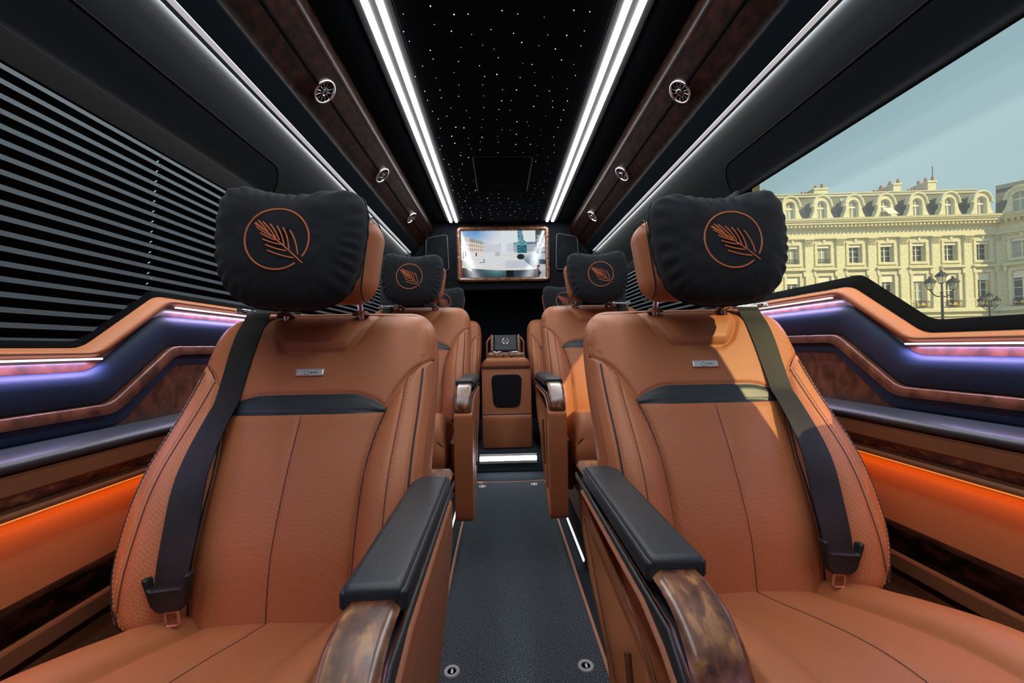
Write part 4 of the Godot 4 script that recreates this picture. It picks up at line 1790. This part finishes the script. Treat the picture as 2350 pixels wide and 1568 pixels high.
func blinds() -> void:
	var lab := ["closed dark pleated blind filling the nearest left window", "dark pleated blind in the second left window", "dark pleated blind in the second right window, green-edged"]
	var spec := [[-1.0, -.40, -1.49], [-1.0, -1.745, -2.855], [1.0, -1.745, -2.855]]
	for k in 3:
		var s: float = spec[k][0]
		var z0: float = spec[k][1]
		var z1: float = spec[k][2]
		var t := thing("pleated_blind", lab[k], "blind", Vector3(s * .90, 0, 0), "pleated window blinds")
		var hz := -1.005
		var hd := MB.new()
		hd.box(Vector3(-s * .008, 1.340, (z0 + z1) / 2), Vector3(.024, .066, absf(z1 - z0)), .004)
		part("head_rail", hd, M.black_rubber, t)
		for i in 19:
			var y := 1.3045 - i * .0262
			var mb := MB.new()
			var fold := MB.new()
			# upper face slopes down and inwards, lower face back out
			var pt := [-.001, y - .0005, -.020, y]
			var pa := [-.020, y, -.0206, y - .0095]
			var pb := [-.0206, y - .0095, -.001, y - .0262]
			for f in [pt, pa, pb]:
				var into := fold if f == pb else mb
				var e := Vector3(s * (f[2] - f[0]), f[3] - f[1], 0)
				var q := e.cross(Vector3(0, 0, s)).normalized()
				var P := func(u: float, z: float) -> Vector3: return Vector3(s * lerpf(f[0], f[2], u), lerpf(f[1], f[3], u), z)
				if k == 0:
					var r := .0017
					var zz := hz - (y - 1.1) * .10
					into.quad(P.call(0, z0), P.call(0, zz + r), P.call(1, zz + r), P.call(1, z0), q)
					into.quad(P.call(0, zz - r), P.call(0, z1), P.call(1, z1), P.call(1, zz - r), q)
					into.quad(P.call(0, zz + r), P.call(0, zz - r), P.call(.40, zz - r), P.call(.40, zz + r), q)
					into.quad(P.call(.64, zz + r), P.call(.64, zz - r), P.call(1, zz - r), P.call(1, zz + r), q)
				else:
					into.quad(P.call(0, z0), P.call(0, z1), P.call(1, z1), P.call(1, z0), q)
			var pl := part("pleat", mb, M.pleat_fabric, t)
			put("fold", fold.mesh(), M.pleat_shade, pl)  # same pleat seen from below, its shade painted near black


# ------------------------------------------------------------------ the square outside
func outside() -> void:
	var g := structure("ground")
	var mb := MB.new()
	mb.box(Vector3(0, -.85, -20), Vector3(400, .3, 400))
	part("paving", mb, M.paving, g)
	var t := thing("palace_building", "long sunlit stone building with pilasters, a slate mansard, round-topped dormers and a shaded wing", "building", Vector3(0, -.7, -46.5))
	t.rotation.y = -atan(.06)
	facade(t, 9, 26.61, 56.2, true)
	var had := t.get_child_count()
	facade(t, 7, 1.75, 24.6, false)   # the wing that turns out towards the viewer
	for i in range(had, t.get_child_count()):
		t.get_child(i).transform = Transform3D(Basis(Vector3.UP, -deg_to_rad(52.0)), Vector3(56.2, 0, 0))
	lamp_post(Vector3(27.55, -.7, -24.0), 1.0, "nearer iron street lamp with three lanterns in front of the stone building")
	lamp_post(Vector3(45.4, -.7, -35.6), 1.0, "farther iron street lamp with three lanterns near the shaded wing")


func bx(called: String, o: Node3D, m: Material, list: Array, kind := "") -> MeshInstance3D:
	# boxes given as x0, x1, y0, y1, z0, z1
	var mb := MB.new()
	for b in list:
		mb.box(Vector3((b[0] + b[1]) / 2.0, (b[2] + b[3]) / 2.0, (b[4] + b[5]) / 2.0), Vector3(absf(b[1] - b[0]), absf(b[3] - b[2]), absf(b[5] - b[4])))
	return part(called, mb, m, o, "", kind)


func facade(t: Node3D, bays: int, first: float, end: float, lit: bool) -> void:
	# y here is above the street: van floor + .7
	var P := 3.505
	var x_a := first - P / 2
	var dy := .7
	var walls := []
	var c := first
	for k in bays:
		var l := c - P / 2
		var r := c + P / 2 if k < bays - 1 else end
		walls.append([l, c - .73, 0, 13.45 + dy, -.6, 0])
		walls.append([c + .73, r, 0, 13.45 + dy, -.6, 0])
		walls.append([c - .73, c + .73, 0, 4.5 + dy, -.6, 0])
		walls.append([c - .73, c + .73, 8.25 + dy, 9.7 + dy, -.6, 0])
		walls.append([c - .73, c + .73, 11.8 + dy, 13.45 + dy, -.6, 0])
		c += P
	bx("wall", t, M.stone, walls)
	bx("back_block", t, M.dark_slate, [[x_a, end, 0, 13.0 + dy, -9, -1.0]])
	# window surrounds, spandrels, pilasters
	c = first
	for k in bays:
		bx("window_surround", t, M.light_stone, [[c - 1.02, c - .74, 9.5 + dy, 12.0 + dy, 0, .10], [c + .74, c + 1.02, 9.5 + dy, 12.0 + dy, 0, .10], [c - 1.02, c + 1.02, 11.82 + dy, 12.1 + dy, 0, .12], [c - 1.05, c + 1.05, 9.42 + dy, 9.68 + dy, 0, .16], [c - .12, c + .12, 12.0 + dy, 12.4 + dy, 0, .16]])
		bx("window_surround", t, M.light_stone, [[c - 1.0, c - .74, 4.5 + dy, 8.5 + dy, 0, .10], [c + .74, c + 1.0, 4.5 + dy, 8.5 + dy, 0, .10], [c - 1.0, c + 1.0, 8.28 + dy, 8.6 + dy, 0, .12], [c - 1.3, c - 1.06, 8.25 + dy, 8.95 + dy, 0, .25], [c + 1.06, c + 1.3, 8.25 + dy, 8.95 + dy, 0, .25], [c - 1.36, c + 1.36, 8.9 + dy, 9.12 + dy, 0, .42]])
		var px := c + P / 2
		if px < end - .3 or lit:
			var pl := bx("pilaster", t, M.light_stone, [[px - .42, px + .42, 5.4 + dy, 12.5 + dy, 0, .18], [px - .50, px + .50, 4.15 + dy, 5.4 + dy, 0, .24]])
			var cap := MB.new()
			for j in 3:
				for i in 4 - (j % 2):
					cap.box(Vector3(px + (i - (1.5 if j % 2 == 0 else 1.0)) * .24, 11.78 + dy + j * .20, .22 + j * .03), Vector3(.17, .17, .16), .06, 2)
			cap.box(Vector3(px, 12.42 + dy, .2), Vector3(1.04, .12, .42))
			put("capital", cap.mesh(), M.stone, pl)
		# windows
		var kind := (k + (0 if lit else 1)) % 4
		var fr := bx("window", t, M.white_paint, [[c - .73, c - .64, 9.7 + dy, 11.8 + dy, -.42, -.34], [c + .64, c + .73, 9.7 + dy, 11.8 + dy, -.42, -.34], [c - .05, c + .05, 9.7 + dy, 11.8 + dy, -.42, -.33], [c - .73, c + .73, 9.7 + dy, 9.8 + dy, -.42, -.34], [c - .73, c + .73, 10.42 + dy, 10.46 + dy, -.41, -.36], [c - .73, c + .73, 11.05 + dy, 11.09 + dy, -.41, -.36]])
		put("pane", bx_mesh([[c - .66, c + .66, 9.75 + dy, 11.75 + dy, -.40, -.385]]), M.curtained_pane if k < 4 else M.window_pane, fr)
		put("awning", bx_mesh([[c - .70, c + .70, 11.5 + dy, 11.78 + dy, -.30, -.06]]), M.white_paint, fr)
		if k >= 2 and k < 4:
			var rl := MB.new()
			for i in 9:
				rl.box(Vector3(c - .6 + i * .15, 9.98 + dy, -.06), Vector3(.035, .5, .035))
			rl.box(Vector3(c, 10.24 + dy, -.06), Vector3(1.4, .05, .05))
			put("railing", rl.mesh(), M.iron, fr)
		fr = bx("window", t, M.white_paint, [[c - .73, c - .62, 4.5 + dy, 8.25 + dy, -.45, -.34], [c + .62, c + .73, 4.5 + dy, 8.25 + dy, -.45, -.34], [c - .06, c + .06, 4.5 + dy, 8.25 + dy, -.45, -.33], [c - .73, c + .73, 5.4 + dy, 5.47 + dy, -.44, -.35], [c - .73, c + .73, 6.35 + dy, 6.42 + dy, -.44, -.35], [c - .73, c + .73, 7.2 + dy, 7.28 + dy, -.44, -.35]])
		put("pane", bx_mesh([[c - .66, c + .66, 4.5 + dy, 8.2 + dy, -.42, -.405]]), M.window_pane if k != 6 else M.curtained_pane, fr)
		put("awning", bx_mesh([[c - .70, c + .70, 7.45 + dy, 8.22 + dy, -.30, -.10]]), M.white_paint, fr)
		var bal := MB.new()
		for i in 7:
			bal.box(Vector3(c - .66 + i * .22, 4.75 + dy, .30), Vector3(.04, .75, .04))
		bal.box(Vector3(c, 5.14 + dy, .30), Vector3(1.5, .06, .06))
		bal.box(Vector3(c, 4.40 + dy, .30), Vector3(1.5, .06, .06))
		var bl := put("balcony", bal.mesh(), M.iron, fr)
		bal = MB.new()
		for o in [[-.55, .12], [0, .20], [.55, .12]]:
			bal.box(Vector3(c + o[0], 4.78 + dy, .34), Vector3(o[1] * 1.8, o[1] * 1.6, .06), .03, 2)
		bal.box(Vector3(c, 4.72 + dy, .335), Vector3(1.0, .06, .04), .015, 1)
		put("gilt_ornament", bal.mesh(), M.gilt, fr)
		c += P
	# string courses, entablature, cornice
	bx("base_ledge", t, M.light_stone, [[x_a, end, 3.9 + dy, 4.2 + dy, 0, .42], [x_a, end, 3.4 + dy, 3.6 + dy, 0, .2], [x_a, end, 4.2 + dy, 4.32 + dy, 0, .34]])
	bx("entablature", t, M.light_stone, [[x_a, end, 12.5 + dy, 12.7 + dy, 0, .28], [x_a, end, 12.72 + dy, 13.0 + dy, 0, .20], [x_a, end, 13.0 + dy, 13.45 + dy, 0, .16]])
	bx("cornice", t, M.stone, [[x_a, end, 13.45 + dy, 13.62 + dy, -.4, .32], [x_a, end, 13.95 + dy, 14.2 + dy, -.4, .98], [x_a, end, 14.2 + dy, 14.36 + dy, -.4, 1.10], [x_a, end, 14.36 + dy, 14.5 + dy, -.4, 1.20], [x_a, end, 13.62 + dy, 13.97 + dy, -.4, .42]])
	var mod := []
	var x := x_a + .2
	while x < end - .1:
		mod.append([x, x + .22, 13.66 + dy, 13.95 + dy, .40, .86])
		x += .44
	bx("modillions", t, M.stone, mod, "stuff")
	# roof
	var mb := MB.new()
	mb.prism(PackedVector2Array([Vector2(-.2, 14.4 + dy), Vector2(-1.9, 18.05 + dy), Vector2(-2.2, 18.1 + dy), Vector2(-9, 18.0 + dy), Vector2(-9, 14.4 + dy)]), Vector3.BACK, Vector3.UP, Vector3.RIGHT, x_a, end, 0)
	part("roof", mb, M.slate, t)
	bx("roof_ridge", t, M.zinc, [[x_a, end, 18.0 + dy, 18.4 + dy, -2.15, -1.78], [x_a, end, 18.3 + dy, 18.44 + dy, -2.2, -1.70]])
	bx("gutter", t, M.zinc, [[x_a, end, 14.5 + dy, 14.58 + dy, -.3, 1.22]])
	c = first - .26 if lit else first
	for k in bays:
		dormer(t, c, dy, k, lit)
		c += 3.515
	if lit:
		chimney(t, 38.0, 1.6, 1.0, 19.4 + dy, 3)
		chimney(t, 31.3, 1.3, .9, 19.0 + dy, 2)
		chimney(t, 47.3, .9, 2.4, 19.7 + dy, 5)
		chimney(t, 51.3, .95, 1.7, 19.9 + dy, 5)
		var an := MB.new()
		an.tube(PackedVector3Array([Vector3(52.0, 18.4 + dy, -2.5), Vector3(52.0, 21.6 + dy, -2.5)]), .04, 5)
		part("antenna", an, M.iron, t)
		# two plain roof windows
		for q in [36.8, 39.4]:
			var sk := MB.new()
			sk.box(Vector3(q + 1.4, 17.45 + dy, -1.60), Vector3(.8, .62, .08), 0, 1, Basis(Vector3.RIGHT, -.44))
			part("roof_window", sk, M.curtained_pane, t)
	else:
		bx("roof_window", t, M.white_paint, [[2.2, 6.0, 17.6 + dy, 17.75 + dy, -1.6, -1.1], [2.2, 6.0, 16.8 + dy, 16.95 + dy, -1.3, -.75], [2.2, 2.4, 16.0 + dy, 17.7 + dy, -1.5, -.7]])
		chimney(t, 5.0, 1.2, 1.0, 19.2 + dy, 3)


func bx_mesh(list: Array) -> ArrayMesh:
	var mb := MB.new()
	for b in list:
		mb.box(Vector3((b[0] + b[1]) / 2.0, (b[2] + b[3]) / 2.0, (b[4] + b[5]) / 2.0), Vector3(absf(b[1] - b[0]), absf(b[3] - b[2]), absf(b[5] - b[4])))
	return mb.mesh()


func dormer(t: Node3D, c: float, dy: float, k: int, lit: bool) -> void:
	var base := 14.58 + dy
	var ri := .54
	var outer := []
	var inner := []
	# from the foot on the left, over the arch, to the foot on the right
	for p in [[-1.25, 0.0, -.54], [-1.22, .35, -.54], [-1.02, .75, -.54], [-.90, 1.15, -.54], [-.86, 1.55, -.54]]:
		outer.append(Vector2(c + p[0], base + p[1]))
		inner.append(Vector2(c + p[2], base + .12 + p[1] * 1.02))
	for i in 15:
		var g := PI - PI * i / 14.0
		outer.append(Vector2(c + cos(g) * .98, base + 1.75 + sin(g) * 1.06))
		inner.append(Vector2(c + cos(g) * ri, base + 1.72 + sin(g) * ri))
	for p in [[.86, 1.55], [.90, 1.15], [1.02, .75], [1.22, .35], [1.25, 0.0]]:
		outer.append(Vector2(c + p[0], base + p[1]))
		inner.append(Vector2(c + .54, base + .12 + p[1] * 1.02))
	var mb := MB.new()
	var zf := .30
	var r := [[], [], [], []]
	for i in outer.size():
		r[0].append(Vector3(outer[i].x, outer[i].y, -.3))
		r[1].append(Vector3(outer[i].x, outer[i].y, zf))
		r[2].append(Vector3(inner[i].x, inner[i].y, zf))
		r[3].append(Vector3(inner[i].x, inner[i].y, -.1))
	for a in [[0, 1], [1, 2], [2, 3]]:
		for i in outer.size() - 1:
			var p0: Vector3 = r[a[0]][i]
			var p1: Vector3 = r[a[0]][i + 1]
			var p2: Vector3 = r[a[1]][i + 1]
			var p3: Vector3 = r[a[1]][i]
			var q := (p1 - p0).cross(p3 - p0).normalized()
			mb.quad(p0, p1, p2, p3, q)
	var d := part("dormer", mb, M.light_stone, t)
	var hood := MB.new()
	var path := PackedVector3Array([Vector3(c - 1.16, base + 1.62, .32), Vector3(c - 1.0, base + 1.70, .34)])
	for i in 13:
		var g := PI - PI * i / 12.0
		path.append(Vector3(c + cos(g) * .98, base + 1.75 + sin(g) * 1.06, .36))
	path.append(Vector3(c + 1.0, base + 1.70, .34))
	path.append(Vector3(c + 1.16, base + 1.62, .32))
	hood.tube(path, .13, 7)
	put("dormer_hood", hood.mesh(), M.light_stone, d)
	var body := MB.new()
	var bo := PackedVector2Array([Vector2(c - .92, base), Vector2(c - .92, base + 1.6)])
	for i in 9:
		var g := PI - PI * i / 8.0
		bo.append(Vector2(c + cos(g) * .92, base + 1.7 + sin(g) * .95))
	bo.append(Vector2(c + .92, base + 1.6))
	bo.append(Vector2(c + .92, base))
	body.prism(bo, Vector3.RIGHT, Vector3.UP, Vector3.BACK, -2.2, -.12, 0)
	put("dormer_body", body.mesh(), M.dark_slate, d)
	put("window_bars", bx_mesh([[c - .54, c + .54, base + 1.38, base + 1.55, -.06, .04], [c - .04, c + .04, base + .1, base + 2.2, -.06, .0], [c - .54, c - .46, base + .1, base + 1.8, -.06, .0], [c + .46, c + .54, base + .1, base + 1.8, -.06, .0]]), M.white_paint, d)
	var pane := MB.new()
	var pp := PackedVector2Array([Vector2(c - .56, base)])
	for i in 9:
		var g := PI - PI * i / 8.0
		pp.append(Vector2(c + cos(g) * .56, base + 1.72 + sin(g) * .56))
	pp.append(Vector2(c + .56, base))
	pane.prism(pp, Vector3.RIGHT, Vector3.UP, Vector3.BACK, -.10, -.07, 0)
	put("pane", pane.mesh(), M.curtained_pane, d)
	if lit and k == 5:
		var aw := MB.new()
		aw.box(Vector3(c + .12, base + .75, .72), Vector3(1.05, .05, 1.25), 0, 1, Basis(Vector3.RIGHT, .85))
		put("awning", aw.mesh(), M.white_paint, d)


func chimney(t: Node3D, x: float, w: float, depth: float, top: float, pots: int) -> void:
	var o := bx("chimney", t, M.light_stone, [[x, x + w, 17.5 + .7, top - .25, -2.6 - depth, -2.4], [x - .08, x + w + .08, top - .3, top - .1, -2.7 - depth, -2.3]])
	var mb := MB.new()
	for i in pots:
		mb.lathe(Vector3(x + w / 2 - (.2 if i % 2 else -.2), top - .12, -2.5 - depth * i / maxf(pots - 1, 1)), PackedVector2Array([Vector2(.17, 0), Vector2(.12, .5), Vector2(.15, .52), Vector2(.09, .55)]), 8)
		mb.lathe(Vector3(x - .6 - i * .42, 18.42 + .7, -2.4), PackedVector2Array([Vector2(.15, 0), Vector2(.11, .4), Vector2(.14, .42)]), 8)
	put("chimney_pots", mb.mesh(), M.terracotta, o)


func lamp_post(at: Vector3, k: float, label: String) -> void:
	var t := thing("street_lamp", label, "street lamp", at, "street lamps on the square")
	var mb := MB.new()
	mb.lathe(Vector3.ZERO, PackedVector2Array([Vector2(.30, 0), Vector2(.30, .25), Vector2(.20, .35), Vector2(.16, 1.0), Vector2(.09, 1.15), Vector2(.075, 2.6), Vector2(.055, 4.35), Vector2(.09, 4.42), Vector2(.04, 4.5), Vector2(.04, 5.0)]), 12)
	part("post", mb, M.iron, t)
	for s in [-1.0, 1.0]:
		mb = MB.new()
		var path := PackedVector3Array()
		for i in 10:
			var u := i / 9.0
			path.append(Vector3(s * .74 * u, 4.25 - .12 * sin(u * PI) + .32 * u * u, 0))
		mb.tube(path, .035, 6)
		part("arm", mb, M.iron, t)
	for q in [[-.74, 4.60], [0, 5.0], [.74, 4.60]]:
		mb = MB.new()
		mb.lathe(Vector3(q[0], q[1], 0), PackedVector2Array([Vector2(.03, -.02), Vector2(.12, .0), Vector2(.13, .04)]), 6)
		mb.lathe(Vector3(q[0], q[1] + .44, 0), PackedVector2Array([Vector2(.31, 0), Vector2(.31, .05), Vector2(.20, .20), Vector2(.09, .28), Vector2(.05, .34), Vector2(.10, .40), Vector2(.001, .42)]), 6)
		for i in 6:
			var g := TAU * i / 6.0
			mb.tube(PackedVector3Array([Vector3(q[0] + cos(g) * .13, q[1] + .03, sin(g) * .13), Vector3(q[0] + cos(g) * .24, q[1] + .45, sin(g) * .24)]), .013, 4)
		var ln := part("lantern", mb, M.iron, t)
		mb = MB.new()
		mb.lathe(Vector3(q[0], q[1] + .04, 0), PackedVector2Array([Vector2(.12, 0), Vector2(.225, .40)]), 6)
		put("lantern_glass", mb.mesh(), M.lantern_glass, ln)
